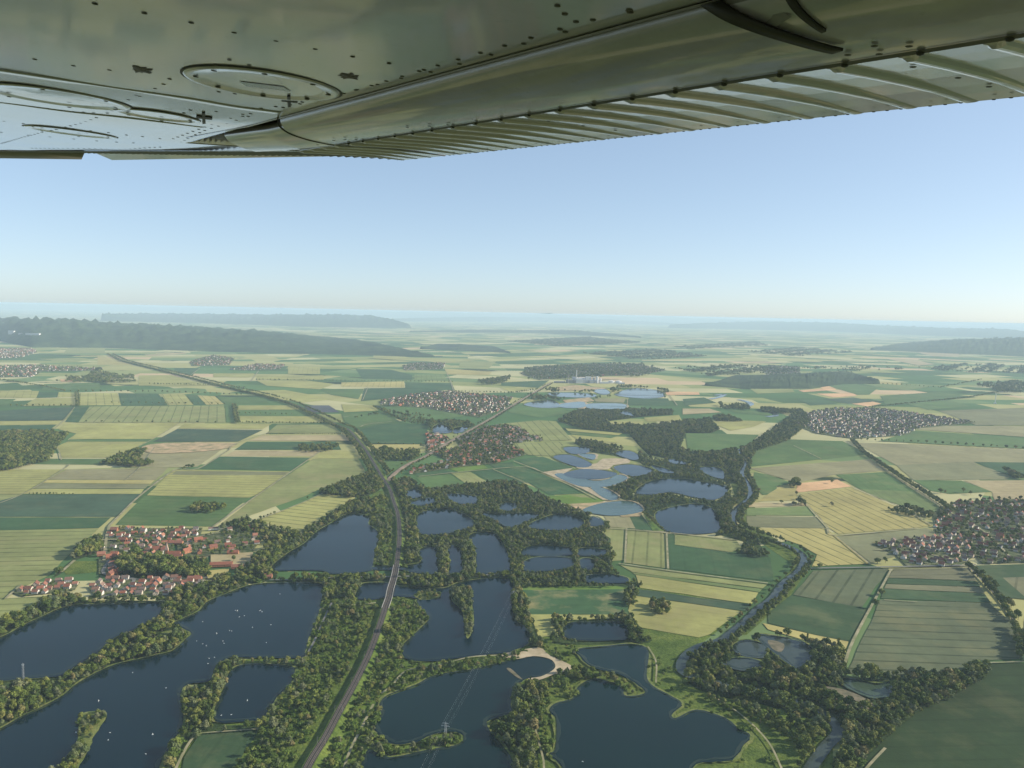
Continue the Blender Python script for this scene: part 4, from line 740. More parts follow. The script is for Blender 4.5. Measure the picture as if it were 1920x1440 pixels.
for pl, f in [([(-80,815),(60,808),(130,812),(105,840),(95,862),(20,880),(-80,885)],.85),([(185,868),(250,845),(275,843),(260,860),(290,868),(260,875)],.9),([(355,952),(372,946),(415,945),(425,950),(400,960),(362,960)],1.),
   ([(340,873),(365,873),(362,878),(342,878)],1.),([(560,836),(640,832),(620,846),(560,846)],.5),([(160,712),(180,690),(200,700),(250,706),(255,716),(200,718),(170,716)],.9),([(95,708),(185,706),(160,718),(100,714)],.6),
   ([(1270,855),(1400,838),(1470,790),(1500,765),(1520,790),(1480,825),(1420,845),(1400,870),(1375,870)],.9),([(1335,780),(1370,782),(1395,790),(1340,788)],.9),([(1350,758),(1400,760),(1410,768),(1350,766)],.7),([(1425,765),(1500,768),(1480,775),(1430,772)],.7),
   ([(1290,790),(1330,785),(1350,806),(1300,812),(1270,808)],.9),([(700,845),(790,843),(785,862),(720,862)],.8),([(990,740),(1040,728),(1140,735),(1150,745),(1100,748),(1000,752)],.5),([(1140,740),(1160,722),(1250,728),(1260,745),(1200,750)],.5),
   ([(897,715),(925,711),(957,706),(955,714),(930,720),(900,721)],1.),([(980,690),(1190,680),(1250,695),(1200,706),(990,712)],.35),([(1330,705),(1260,690),(1380,685),(1480,690),(1500,696),(1400,702)],.5),([(1820,720),(1990,712),(1990,738),(1880,735)],.6),
   ([(1880,880),(1910,888),(1925,898),(1900,896)],.9),([(1478,905),(1497,902),(1497,912),(1480,914)],1.),([(640,788),(720,770),(790,775),(830,790),(800,797),(760,792),(720,775)],.1),([(800,790),(880,790),(890,800),(810,815)],.6),
   ([(1480,945),(1512,938),(1512,947)],.5),([(1660,955),(1700,948),(1750,965),(1740,972),(1690,962)],.8),([(1090,662),(1230,655),(1330,668),(1200,675)],.5),([(950,640),(1100,632),(1200,642),(1050,650)],.5),([(1400,660),(1500,652),(1600,660),(1500,668)],.4),([(1260,650),(1420,640),(1440,648),(1300,655)],.4),
   ([(1720,690),(1830,682),(1990,690),(1990,700),(1800,698)],.4),([(1500,690),(1620,685),(1700,692),(1600,698)],.25)]:
    far = pl[0][1] < 760
    wood('in a far copse', pl, sp=15 if far else 9, h=(12, 20) if far else (8, 14), mixw=FAR, fill=min(1, f * 1.3), floor=False, smooth=False, ragged=f if far else False)
# avenues and hedgerows
row('in the avenue between the fields and the right-hand village', [(1598,826),(1620,850),(1660,876),(1700,903),(1745,931),(1792,962)], 11, (8,12), 1.0, FAR, False, (5,-5))
row('in the roadside avenue below the right-hand village', [(1820,1062),(1850,1092),(1880,1128),(1905,1163),(1915,1195),(1922,1240)], 10, (12,17), 1.5, FAR, False, (5,-5))
row('in a far hedgerow', [(1613,825),(1720,829),(1930,842)], 26, (9,13), 2, FAR); row('in a far hedgerow', [(20,761),(147,761)], 22, (8,12), 2, FAR); row('in a far hedgerow', [(120,734),(300,735),(460,741)], 34, (10,14), 2, FAR)
row('in a far hedgerow', [(160,791),(425,793)], 60, (8,10), 8, FAR); row('in a far hedgerow', [(439,760),(445,793)], 12, (9,13), 2, FAR, False, (5,-5)); row('in a far hedgerow', [(144,736),(146,762)], 14, (8,12), 2, FAR, False, (5,-5))
row('in a far hedgerow', [(450,792),(520,793),(625,794)], 13, (6,10), 2, FAR); row('in a far hedgerow', [(450,775),(550,777)], 22, (7,9), 2, FAR); row('in a far hedgerow', [(210,755),(430,758)], 30, (8,11), 2, FAR)
row('in a far hedgerow', [(700,763),(760,792)], 12, (8,11), 1, FAR); row('in a far hedgerow', [(690,831),(797,833)], 30, (5,8), 1, FAR); row('in a far hedgerow', [(500,814),(660,814)], 7, (4,6), 1, FAR)
row('in a far hedgerow', [(1600,768),(1700,757),(1820,745),(1910,728)], 16, (9,12), 2, FAR); row('in a far hedgerow', [(1660,680),(1800,695)], 30, (9,12), 2, FAR); row('in a far hedgerow', [(0,712),(80,724),(120,733)], 14, (8,12), 2, FAR)
row('in a far hedgerow', [(55,926),(140,926)], 9, (4,7), 1, FAR); row('in a far hedgerow', [(490,972),(545,948),(600,925)], 12, (5,8), 2, FAR); row('in a far hedgerow', [(280,720),(390,722),(460,727)], 16, (8,12), 3, FAR)
row('in a far hedgerow', [(1640,720),(1700,722),(1760,727),(1840,712)], 30, (9,13), 5, FAR); row('in a far hedgerow', [(840,734),(960,737),(1010,730)], 20, (9,13), 3, FAR); row('in a far hedgerow', [(480,712),(640,714),(850,716)], 24, (8,11), 3, FAR)
row('beside the far railway line', RAIL[15:30], 11, (8,13), 3, FAR, False, (17,26,-17,-26)); row('beside the far railway line', RAIL2[1:], 14, (6,10), 3, FAR, False, (14,-14))
for x, y in [(1560,905),(1652,1114),(1641,1137),(1537,1064),(1560,948),(1493,927),(1508,943),(1763,923),(1772,924),(1806,922),(1820,926),(1838,933),(1645,1056),(1660,1054),(1500,935),(1465,943),(1912,958),(438,1050)]:
    q = ground(x, y, 3); add_trees(np.array([q[0]]), np.array([q[1]]), np.array([random.uniform(9, 14)]), FAR, 'standing alone beside a field track', False)

# ------------------------------------------------------------------ houses
def flatc(name, cols, rough=0.85, nscale=0.6):
    m, nt, b = mat(name); oi = N(nt, 'ShaderNodeObjectInfo')
    c = ramp(nt, oi.outputs['Random'], [(i / max(1, len(cols) - 1), q) for i, q in enumerate(cols)])
    c = mix(nt, 0.4, c, mix(nt, 1.0, c, ramp(nt, noise(nt, pos(nt), nscale, 4), [(0.3, (0.6, 0.6, 0.6)), (0.7, (1.25, 1.25, 1.25))]), 'MULTIPLY'))
    nt.links.new(c, b.inputs['Base Color']); b.inputs['Roughness'].default_value = rough; b.inputs['Specular IOR Level'].default_value = 0.25
    return m
MAT_WALL = flatc('render_wall', [(0.58, 0.55, 0.49), (0.68, 0.66, 0.62), (0.46, 0.38, 0.28), (0.62, 0.57, 0.48)])
MAT_BRICK = flatc('brick_wall', [(0.34, 0.14, 0.08), (0.42, 0.20, 0.11)])
MAT_TILE = flatc('red_tile', [(0.20, 0.078, 0.05), (0.30, 0.115, 0.07), (0.17, 0.075, 0.055), (0.33, 0.15, 0.10)])
MAT_SLATE = flatc('dark_tile', [(0.13, 0.075, 0.055), (0.21, 0.115, 0.08), (0.13, 0.12, 0.115), (0.25, 0.15, 0.11)])
MAT_WIN = flat('window_glass', (0.03, 0.035, 0.04), 0.15, 0.1)
def house_geo(L=12.0, W=9.0, E=4.2, Rg=7.6, ov=0.5):
    l, w = L / 2, W / 2
    wv = [(-l,-w,0),(l,-w,0),(l,w,0),(-l,w,0),(-l,-w,E),(l,-w,E),(l,w,E),(-l,w,E),(-l,0,Rg),(l,0,Rg)]
    wf = [(0,1,5,4),(2,3,7,6),(1,2,6,9,5),(3,0,4,8,7),(3,2,1,0)]
    sl = (Rg - E) / w; lo = l + ov; wo = w + ov; ze = E - ov * sl; t = 0.25
    rv = []; rf = []
    for s in (-1, 1):
        b = len(rv); rv += [(-lo, s*wo, ze+.08), (lo, s*wo, ze+.08), (lo, 0, Rg+.08), (-lo, 0, Rg+.08), (-lo, s*wo, ze+t+.08), (lo, s*wo, ze+t+.08), (lo, 0, Rg+t+.08), (-lo, 0, Rg+t+.08)]
        for f in [(3,2,1,0),(4,5,6,7),(0,1,5,4),(1,2,6,5),(3,0,4,7)]: rf.append([b + i for i in (f if s < 0 else f[::-1])])
    return wv, wf, rv, rf
def window_geo(L, W, E, Rg):
    l, w = L / 2, W / 2; v = []; f = []
    def q(p, a, b):
        i = len(v); v.extend([tuple(np.array(p) - a - b), tuple(np.array(p) + a - b), tuple(np.array(p) + a + b), tuple(np.array(p) - a + b)]); f.append((i, i+1, i+2, i+3))
    for s in (-1, 1):
        for x in np.linspace(-l + 1.8, l - 1.8, 4): q((x, s * (w + .03), 2.0), np.array((.6 * -s, 0, 0)), np.array((0, 0, .7)))
        for y in (-w * .5, w * .5): q((s * (l + .03), y, 2.0), np.array((0, .6 * s, 0)), np.array((0, 0, .7)))
        q((s * (l + .03), 0, 4.9), np.array((0, .5 * s, 0)), np.array((0, 0, .6)))
    return v, f
HV = []      # house variants: wall mesh, roof mesh, window mesh, chimney mesh, joined mesh
def chim(L, Rg): return box_mesh('chimney', (L*.18, -.4, Rg-.9), (L*.18+.8, .4, Rg+1.1))
def add_house(L, W, E, Rg, wm, rm):
    wv, wf, rv, rf = house_geo(L, W, E, Rg); a = mesh('wall', wv, wf); a.materials.append(wm); b = mesh('roof', rv, rf); b.materials.append(rm)
    n = len(wv); j = mesh('house_mass', wv + rv, wf + [[n + i for i in f] for f in rf]); j.materials.append(wm); j.materials.append(rm)
    for p in j.polygons[len(wf):]: p.material_index = 1
    v, f = window_geo(L, W, E, Rg); c = mesh('window', v, f); c.materials.append(MAT_WIN)
    d = chim(L, Rg); d.materials.append(MAT_BRICK); HV.append((a, b, c, d, j))
add_house(12, 9, 4.0, 8.0, MAT_WALL, MAT_TILE); add_house(10.5, 9, 4.4, 8.8, MAT_WALL, MAT_TILE); add_house(12.5, 9.5, 4.6, 8.4, MAT_WALL, MAT_SLATE); add_house(10, 10, 5.6, 8.8, MAT_WALL, MAT_SLATE)
add_house(16, 10, 4.5, 9.2, MAT_BRICK, MAT_TILE); add_house(28, 12, 4.6, 9.8, MAT_BRICK, MAT_TILE); add_house(48, 13, 4.8, 9.6, MAT_BRICK, MAT_TILE); add_house(30, 9, 5.5, 8.6, MAT_WALL, MAT_SLATE)
HOUSES = []    # x, y, rotation, variant, scale, village
def village(name, poly, sp, ang, weights, fill=.8, trees=.5, th=(4, 9), floor=True, jit=.25, tsp=None):
    P = np.array([ground(x, y, 3)[:2] for x, y in poly])
    if floor:
        zz = zof(1.9); me = mesh('village_ground', [(x, y, zz) for x, y in P], [list(range(len(P)))])
        if me.polygons[0].normal.z < 0: me.flip_normals()
        tag(link('village_ground', me, MAT_VILLAGE), kind='structure')
    c = P.mean(0); a = math.radians(ang); ca, sa = math.cos(a), math.sin(a)
    R = np.abs(P - c).max() * 1.5
    us = np.arange(-R, R, sp[0]); vsq = np.arange(-R, R, sp[1])
    k = 0; pts = []
    for v in vsq:
        for u in us:
            uu = u + rng.uniform(-jit, jit) * sp[0]; vv = v + rng.uniform(-jit, jit) * sp[1] * .6
            pts.append((c[0] + uu * ca - vv * sa, c[1] + uu * sa + vv * ca))
    pts = np.array(pts); ok = inpoly(pts, P) & (rng.random(len(pts)) < fill)
    bad, _ = blocked(pts[:, 0], pts[:, 1], np.full(len(pts), 4.0)); ok &= ~bad
    w = np.array(weights, float); w /= w.sum()
    for x, y in pts[ok]:
        HOUSES.append((x, y, a + random.gauss(0, .12) + (math.pi / 2 if random.random() < .3 else 0), int(rng.choice(len(w), p=w)), random.uniform(.62, .92) if c[1] < 2600 else random.uniform(.8, 1.1), name))
    if trees:
        n = inpoly; lo, hi = P.min(0), P.max(0); s = tsp or 11.0
        X, Y = np.meshgrid(np.arange(lo[0], hi[0], s), np.arange(lo[1], hi[1], s)); X = X.ravel() + rng.uniform(-.4, .4, X.size) * s; Y = Y.ravel() + rng.uniform(-.4, .4, Y.size) * s
        k = inpoly(np.stack([X, Y], 1), P) & (rng.random(X.size) < trees); X = X[k]; Y = Y[k]
        if len(HOUSES) and len(X):
            hp = np.array([(h[0], h[1]) for h in HOUSES]); keep = np.ones(len(X), bool)
            for i in range(len(X)): keep[i] = np.min((hp[:, 0] - X[i]) ** 2 + (hp[:, 1] - Y[i]) ** 2) > 49
            X = X[keep]; Y = Y[keep]
        add_trees(X, Y, rng.uniform(th[0], th[1], len(X)), (.85, .1, .05), 'in a village garden', True)
VN = 'in the red-roofed village above the far-left lake'
village(VN, [(200,990),(380,988),(375,1008),(190,1012)], (15.5, 19), 2, (4,3,2,2,1,0,0,0), .7, .6)
village(VN, [(192,1014),(330,1008),(320,1045),(240,1050),(188,1040)], (17, 21), 8, (5,3,2,1,2,0,0,0), .7, .6)
village(VN, [(330,1008),(480,985),(500,1000),(470,1035),(400,1040),(335,1045)], (24, 27), 20, (4,2,2,1,2,0,0,0), .7, .6)
village(VN, [(185,1045),(230,1042),(228,1070),(185,1075)], (15, 18), 30, (5,3,0,0,1,0,0,0), .8, .3)
village('in the new row of houses at the field edge', [(20,1108),(60,1098),(95,1085),(150,1090),(140,1105),(40,1116)], (14.5, 17), 10, (5,5,1,0,0,0,0,0), .85, .25, (3,6))
village('in the lakeside terraces below the church', [(165,1100),(200,1084),(330,1082),(385,1083),(360,1108),(320,1116),(180,1117)], (12.5, 17), 4, (3,3,4,2,0,0,0,0), .9, .3, (4,7))
for x, y, a, v, s in [(333,1019,2,5,.9),(297,1030,12,5,1),(330,1045,5,5,1),(415,1060,12,6,1.0),(445,1064,12,5,.9),(215,1040,5,4,1),(400,1027,35,4,1.1),(432,1025,12,5,.8),(437,1037,8,5,.9),(285,1055,5,5,1),(217,1058,40,7,1),(365,1087,4,5,1),(400,992,20,7,.8),(372,1014,30,4,1.2),(350,1035,60,4,1.2),(208,1077,85,4,1.1),(220,1073,85,4,1.1),(475,990,15,5,1),(503,1082,5,4,1),(577,1081,10,3,1)]:
    q = ground(x, y, 3); HOUSES.append((q[0], q[1], math.radians(a), v, s * .78, VN))
RV = 'in the right-hand village among dark trees'
village(RV, [(1635,1018),(1740,1005),(1800,1000),(1830,1040),(1800,1060),(1700,1060),(1680,1040)], (15, 18), -42, (4,3,4,3,0,0,0,0), .9, .5, (4,9), True, .35, 10.0)
village(RV, [(1750,960),(1790,940),(1900,935),(1990,940),(1990,1052),(1840,1055),(1800,1000),(1755,1000)], (20, 23), -40, (4,3,3,3,1,0,0,0), .8, .55, (6,12), True, .35, 10.0)
CV = 'in the village where the second railway passes'
village(CV, [(800,845),(960,835),(985,852),(930,868),(860,875),(770,888),(770,880),(840,862)], (24, 28), 20, (4,3,3,2,2,1,0,0), .7, .8, (6,12), True, .35, 10)
village(CV, [(800,812),(830,815),(850,825),(800,850)], (20, 24), 30, (5,4,1,1,1,0,0,0), .75, .5, (6,12), True, .3)
village(CV, [(855,825),(910,800),(950,797),(985,808),(995,822),(960,832),(870,845)], (25, 29), 20, (2,2,4,4,0,0,0,0), .7, .85, (6,12), True, .35, 10)
village(CV, [(985,815),(1015,818),(1020,826),(960,830)], (24, 26), 10, (0,1,5,4,0,0,0,0), .6, .6, (5,9), False, .3)
village('in the far village beyond the second railway', [(710,752),(770,740),(840,733),(960,745),(950,765),(900,782),(860,776),(800,765),(715,758)], (29, 32), -30, (3,2,3,3,1,0,0,1), .75, .6, (6,11), True, .4, 13)
village('in the far white village on the right', [(1480,780),(1560,765),(1650,766),(1720,775),(1830,792),(1780,797),(1720,803),(1700,815),(1600,822),(1530,812),(1500,800)], (29, 31), -42, (0,1,4,4,0,0,0,1), .85, .55, (6,10), True, .4, 13)
village('in a distant town', [(-60,653),(60,653),(70,660),(40,670),(-60,673)], (34, 40), 0, (3,3,3,3,1,0,0,1), .7, .35, (8,13), True, .35, 26)
village('in a distant town', [(-60,688),(60,684),(190,690),(190,694),(80,696),(60,706),(-60,708)], (40, 44), 0, (3,3,3,3,1,0,0,2), .6, .4, (8,13), True, .45, 20)
village('in a distant town', [(355,678),(400,666),(440,672),(430,684),(360,686)], (40, 44), 0, (3,3,3,3,1,0,0,1), .6, .5, (8,13), True, .45, 20)
village('in a distant town', [(430,692),(480,682),(535,684),(525,692),(450,694)], (40, 44), 0, (5,5,1,1,1,0,0,1), .7, .4, (8,13), True, .45, 20)
village('in a distant town', [(755,686),(780,680),(835,681),(830,692),(760,694)], (40, 44), 0, (1,1,4,4,0,0,0,1), .6, .5, (8,13), True, .45, 20)
village('in a distant town', [(975,700),(1000,688),(1090,683),(1190,683),(1250,694),(1200,703),(1090,706),(1010,712)], (46, 50), 0, (2,2,3,3,1,0,0,1), .55, .7, (9,15), True, .45, 20)
village('in a distant town', [(1430,695),(1440,685),(1500,688),(1500,702),(1440,704)], (46, 50), 0, (1,1,4,4,0,0,0,3), .5, .6, (9,15), True, .35, 26)
# the 300 largest houses in view stand as things, the rest as one mass
hp = np.array([(h[0], h[1], 3.0) for h in HOUSES]); px = project(hp); dist = np.linalg.norm(hp - C_np, axis=1)
size = np.array([h[4] * (2.5 if h[3] == 6 else 1.5 if h[3] in (5, 7) else 1) for h in HOUSES])
vis = (px[:, 0] > 3) & (px[:, 0] < 1917) & (px[:, 1] < 1440) & (px[:, 1] > 700)
order = np.argsort(-np.where(vis, size / dist, 0)); chosen = set(order[:290].tolist())
ROOFW = {0: 'red-roofed', 1: 'red-roofed', 2: 'dark-roofed', 3: 'dark-roofed', 4: 'brick', 5: 'long brick', 6: 'very long brick', 7: 'long white'}
TYPEW = {0: 'white house', 1: 'tall white house', 2: 'white house', 3: 'square white house', 4: 'house', 5: 'barn', 6: 'barn', 7: 'building'}
LAND_H = {VN: [((327,1046),'beside the church'),((300,992),'along the dark green field with the grove'),((215,1000),'at the corner where the field track arrives'),((200,1060),'on the lane by the sports meadow'),((440,1030),'near the long barns'),((470,985),'at the foot of the tramlined yellow field'),((260,1015),'in the middle of the old farmsteads'),((225,1035),'in the west of the old farmsteads'),((400,1010),'on the eastern lane')],
  RV: [((1650,1020),'at its pointed western tip'),((1700,1050),'along its lower lane'),((1780,1055),'where the roadside avenue starts'),((1790,950),'where the field avenue arrives'),((1860,945),'on its upper edge by the tan field'),((1880,1000),'in its leafy centre'),((1770,1010),'above the pale new row'),((1840,1045),'beside the lower wood edge'),((1910,1040),'at the right edge of the view')],
  'in the lakeside terraces below the church': [((180,1110),'at their western end'),((230,1095),'opposite the pair of tall houses'),((290,1095),'below the park trees'),((340,1100),'near the isthmus wood'),((250,1112),'in the row facing the lake'),((320,1112),'at the end of the lake row')],
  CV: [((790,880),'in its lowest pale row by the track'),((860,865),'beside the green triangle fields'),((930,850),'near the dark tree edge'),((820,825),'beside the twin ponds'),((890,830),'along the railway'),((960,812),'towards the tramlined fields')]}
LAND_T = {'in the wood on the river bend': [((1310,1215),'where it meets the yellow meadow'),((1300,1255),'on its western tip'),((1370,1230),'west of the muddy pond'),((1440,1215),'beside the muddy pond'),((1540,1225),'below the yellow field strip'),((1560,1265),'between the two ponds'),((1630,1275),'on the bank of the algae pond'),((1700,1275),'under the big tramlined field'),((1790,1270),'on its thin eastern spur'),((1840,1255),'at its eastern tip'),((1480,1290),'in its dark middle'),((1560,1340),'below the mud bank'),((1640,1340),'right of the mud bank'),((1700,1330),'along the large dark green field'),((1640,1380),'above the pale farm track'),((1600,1425),'at its lowest corner'),((1560,1420),'leaning over the lower river'),((1400,1285),'above the scrubby bank')],
  'on the wooded isthmus between the two left-hand lakes': [((40,1290),'near the lattice mast'),((60,1325),'on its lower left shore'),((150,1265),'at its narrow waist'),((230,1225),'below the boathouses'),((300,1200),'around the beach clearing'),((370,1120),'near the village'),((130,1290),'along the boating lake side')]}
def nearest_mark(table, zone, p):
    if zone not in table: return zone
    best = min(table[zone], key=lambda m: (m[0][0] - p[0]) ** 2 + ((m[0][1] - p[1]) * 1.6) ** 2)
    return best[1]
SHORT = {VN: 'in the lake village', RV: 'in the right-hand village', 'in the lakeside terraces below the church': 'in the lakeside terraces', CV: 'in the railway village', 'in the wood on the river bend': 'in the river-bend wood', 'on the wooded isthmus between the two left-hand lakes': 'on the wooded isthmus'}
def where(table, zone, x, y):
    p = project(np.array([[x, y, 3.0]]))[0]
    return zone if zone not in table else SHORT[zone] + ', ' + nearest_mark(table, zone, p)
def house_thing(h):
    x, y, a, v, s, zn = h
    lab = f"{ROOFW[v]} {TYPEW[v]} {where(LAND_H, zn, x, y)}"
    o = empty('house' if v < 5 else 'barn' if v < 7 else 'terrace_house', (x, y, 2.0), a, (s, s, s)); tag(o, lab, 'house' if v not in (5, 6) else 'barn', (lab + ' group').replace(TYPEW[v], TYPEW[v] + 's', 1)[:-6])
    wl, rf, wn, ch, jj = HV[v]
    link('wall', wl, parent=o); r = link('roof', rf, parent=o); link('windows', wn, parent=o)['kind'] = 'stuff'
    if v < 5: link('chimney', ch, parent=r)
for i in sorted(chosen): house_thing(HOUSES[i])

# geometry-node scatter: one object whose points carry the model index, turn and size
def scatter(name, rows, meshes, label, cat=None):
    me = D.meshes.new(name); me.vertices.add(len(rows)); A = np.array([(r[0], r[1], r[2]) for r in rows], np.float32); me.vertices.foreach_set('co', A.ravel())
    for an, ty, col in (('turn', 'FLOAT', 3), ('size', 'FLOAT', 4), ('pick', 'INT', 5), ('wide', 'FLOAT', 6)):
        at = me.attributes.new(an, ty, 'POINT'); at.data.foreach_set('value', np.array([r[col] for r in rows], np.int32 if ty == 'INT' else np.float32))
    col_ = D.collections.new(name + '_models')
    for i, m_ in enumerate(meshes): col_.objects.link(D.objects.new(f'{name}_{i:02d}', m_))
    o = link(name, me); ng = D.node_groups.new(name, 'GeometryNodeTree')
    ng.interface.new_socket('Geometry', in_out='INPUT', socket_type='NodeSocketGeometry'); ng.interface.new_socket('Geometry', in_out='OUTPUT', socket_type='NodeSocketGeometry')
    gi = ng.nodes.new('NodeGroupInput'); go = ng.nodes.new('NodeGroupOutput'); ip = ng.nodes.new('GeometryNodeInstanceOnPoints'); ci = ng.nodes.new('GeometryNodeCollectionInfo')
    ci.inputs['Collection'].default_value = col_; ci.inputs['Separate Children'].default_value = True; ci.inputs['Reset Children'].default_value = True
    def att(n, t):
        a = ng.nodes.new('GeometryNodeInputNamedAttribute'); a.data_type = t; a.inputs[0].default_value = n; return a.outputs[0]
    cb = ng.nodes.new('ShaderNodeCombineXYZ'); ng.links.new(att('turn', 'FLOAT'), cb.inputs[2])
    sz = att('size', 'FLOAT'); mu = ng.nodes.new('ShaderNodeMath'); mu.operation = 'MULTIPLY'; ng.links.new(sz, mu.inputs[0]); ng.links.new(att('wide', 'FLOAT'), mu.inputs[1])
    cs = ng.nodes.new('ShaderNodeCombineXYZ'); ng.links.new(mu.outputs[0], cs.inputs[0]); ng.links.new(mu.outputs[0], cs.inputs[1]); ng.links.new(sz, cs.inputs[2])
    ng.links.new(gi.outputs[0], ip.inputs['Points']); ng.links.new(ci.outputs[0], ip.inputs['Instance']); ip.inputs['Pick Instance'].default_value = True
    ng.links.new(att('pick', 'INT'), ip.inputs['Instance Index']); ng.links.new(cb.outputs[0], ip.inputs['Rotation']); ng.links.new(cs.outputs[0], ip.inputs['Scale'])
    ng.links.new(ip.outputs[0], go.inputs[0]); md = o.modifiers.new('scatter', 'NODES'); md.node_group = ng
    o['kind'] = 'stuff'; o['label'] = label
    if cat: o['category'] = cat
    return o
scatter('distant_houses', [(h[0], h[1], 2.0, h[2], h[4], h[3], 1.0) for i, h in enumerate(HOUSES) if i not in chosen], [h[4] for h in HV], 'small red and dark roofed houses of the distant villages', 'houses')

# trees: the 300 that show largest are things with trunk and crown, the rest one wood
T = np.array([(t[0], t[1], t[3] * .5) for t in TREES]); tp = project(T); td = np.linalg.norm(T - C_np, axis=1); th = np.array([t[3] for t in TREES]); tk = np.array([t[4] for t in TREES])
vis = (tp[:, 0] > 4) & (tp[:, 0] < 1916) & (tp[:, 1] < 1436) & (tk != 3)
order = np.argsort(-np.where(vis, th / td, 0)); tchosen = set(order[:300].tolist())
SPEC = {0: 'dark broadleaf tree', 1: 'pale grey-green willow', 2: 'slim upright tree'}
rows = []; shr = []
for i, t in enumerate(TREES):
    kn = ('broad', 'willow', 'slim', 'shrub')[t[4]]; pi = random.choice(KIDX[kn]); wd = random.uniform(.8, 1.4); rz = random.uniform(0, 6.28)
    if i in tchosen:
        zt = where(LAND_T, t[5], t[0], t[1]); sz_ = 'tall ' if t[3] > 12.5 else 'low ' if t[3] < 9.5 else ''; lab = f'{sz_}{SPEC[t[4]]} {zt}'
        o = empty('willow_tree' if t[4] == 1 else 'tree', (t[0], t[1], 1.5), rz, (t[3] * wd, t[3] * wd, t[3]))
        tag(o, lab, 'tree', sz_ + SPEC[t[4]] + 's ' + zt); link('trunk', PROTO[pi][2], parent=o); link('crown', PROTO[pi][1], parent=o)
    elif t[4] == 3: shr.append((t[0], t[1], 1.5, rz, t[3], pi - KIDX['shrub'][0], wd))
    else: rows.append((t[0], t[1], 1.5, rz, t[3], pi, wd))
scatter('woodland', rows, [p[3] for p in PROTO if p[0] != 'shrub'], 'mass of green trees in woods, belts and hedgerows over the valley', 'wood')
scatter('shrubs', shr, [p[1] for p in PROTO if p[0] == 'shrub'], 'mass of low green bushes on the banks beside the railway', 'shrubs')
print('TREES', len(TREES), 'HOUSES', len(HOUSES))

# ------------------------------------------------------------------ railway, bridge, masts, boats, works
class MB:
    def __init__(s): s.v = []; s.f = []
    def box(s, c, d, rz=0.0):
        x, y, z = d[0] / 2, d[1] / 2, d[2] / 2; ca, sa = math.cos(rz), math.sin(rz); b = len(s.v)
        for px_, py_, pz_ in [(-x,-y,-z),(x,-y,-z),(x,y,-z),(-x,y,-z),(-x,-y,z),(x,-y,z),(x,y,z),(-x,y,z)]:
            s.v.append((c[0] + px_ * ca - py_ * sa, c[1] + px_ * sa + py_ * ca, c[2] + pz_))
        s.f += [[b + i for i in f] for f in [(3,2,1,0),(4,5,6,7),(0,1,5,4),(1,2,6,5),(2,3,7,6),(3,0,4,7)]]; return s
    def tube(s, p, q, ra, rb=None, n=6, cap=True):
        rb = ra if rb is None else rb; p = np.array(p, float); q = np.array(q, float); t = (q - p) / np.linalg.norm(q - p)
        a = np.cross(t, (0.31, 0.9, 0.17)); a /= np.linalg.norm(a); c = np.cross(t, a); b = len(s.v)
        for o_, r_ in ((p, ra), (q, rb)):
            for i in range(n):
                an = 2 * math.pi * i / n; s.v.append(tuple(o_ + (a * math.cos(an) + c * math.sin(an)) * r_))
        for i in range(n): s.f.append([b + i, b + (i + 1) % n, b + n + (i + 1) % n, b + n + i])
        if cap: s.f.append([b + i for i in range(n)][::-1]); s.f.append([b + n + i for i in range(n)])
        return s
    def build(s, name, m, parent=None): return link(name, mesh(name, s.v, s.f), m, parent)
RZ = 5.5
def rail_path(pts, z):
    p = np.array(smooth_open([ground(x, y, z)[:2] for x, y in pts], 8)); t = np.gradient(p, axis=0); t /= np.linalg.norm(t, axis=1, keepdims=True)
    return p, np.stack([-t[:, 1], t[:, 0]], 1)
def extrude(name, p, nn, prof, m, parent=None, closed=False):
    V = [(a[0] + b[0] * o_, a[1] + b[1] * o_, z) for a, b in zip(p, nn) for o_, z in prof]; k = len(prof); f = []
    for i in range(len(p) - 1):
        for j in range(k if closed else k - 1): f.append((i * k + j, i * k + (j + 1) % k, (i + 1) * k + (j + 1) % k, (i + 1) * k + j))
    me = mesh(name, V, f)
    if sum(q.normal.z for q in me.polygons) < 0: me.flip_normals()
    return link(name, me, m, parent)
rp, rn = rail_path(RAIL, RZ)
rpx = project(np.concatenate([rp, np.full((len(rp), 1), RZ)], 1))
gap = (rpx[:, 1] < 1140) & (rpx[:, 1] > 1056)
i0, i1 = np.nonzero(gap)[0][[0, -1]]
for a, b in ((0, i0 + 1), (i1, len(rp))):
    tag(extrude('embankment', rp[a:b], rn[a:b], [(-15, 0.2), (-5.2, RZ - .25), (5.2, RZ - .25), (15, 0.2)], MAT_MEADOW), kind='structure')
rw = empty('railway_line', (0, 0, 0)); tag(rw, 'double track railway curving past the lakes towards the wooded hill', 'railway')
extrude('ballast_bed', rp, rn, [(-4.4, RZ - .2), (-3.7, RZ), (3.7, RZ), (4.4, RZ - .2)], MAT_BALLAST, rw)
for o_ in (-2.75, -1.3, 1.3, 2.75): extrude('rail', rp[:200], rn[:200], [(o_ - .16, RZ + .02), (o_ - .16, RZ + .2), (o_ + .16, RZ + .2), (o_ + .16, RZ + .02)], MAT_RAIL, rw)
mm = MB()
acc = 0.0; masts = 0
for i in range(1, 120):
    acc += np.linalg.norm(rp[i] - rp[i - 1])
    if acc > 62:
        acc = 0.0
        for sd in (-1, 1):
            x, y = rp[i] + rn[i] * sd * 4.3
            m_ = MB().tube((x, y, RZ - .2), (x, y, RZ + 7.5), .17, .12).tube((x, y, RZ + 6.8), (x - rn[i][0] * sd * 3, y - rn[i][1] * sd * 3, RZ + 6.4), .07)
            m_.build('catenary_mast', MAT_CONC, rw)
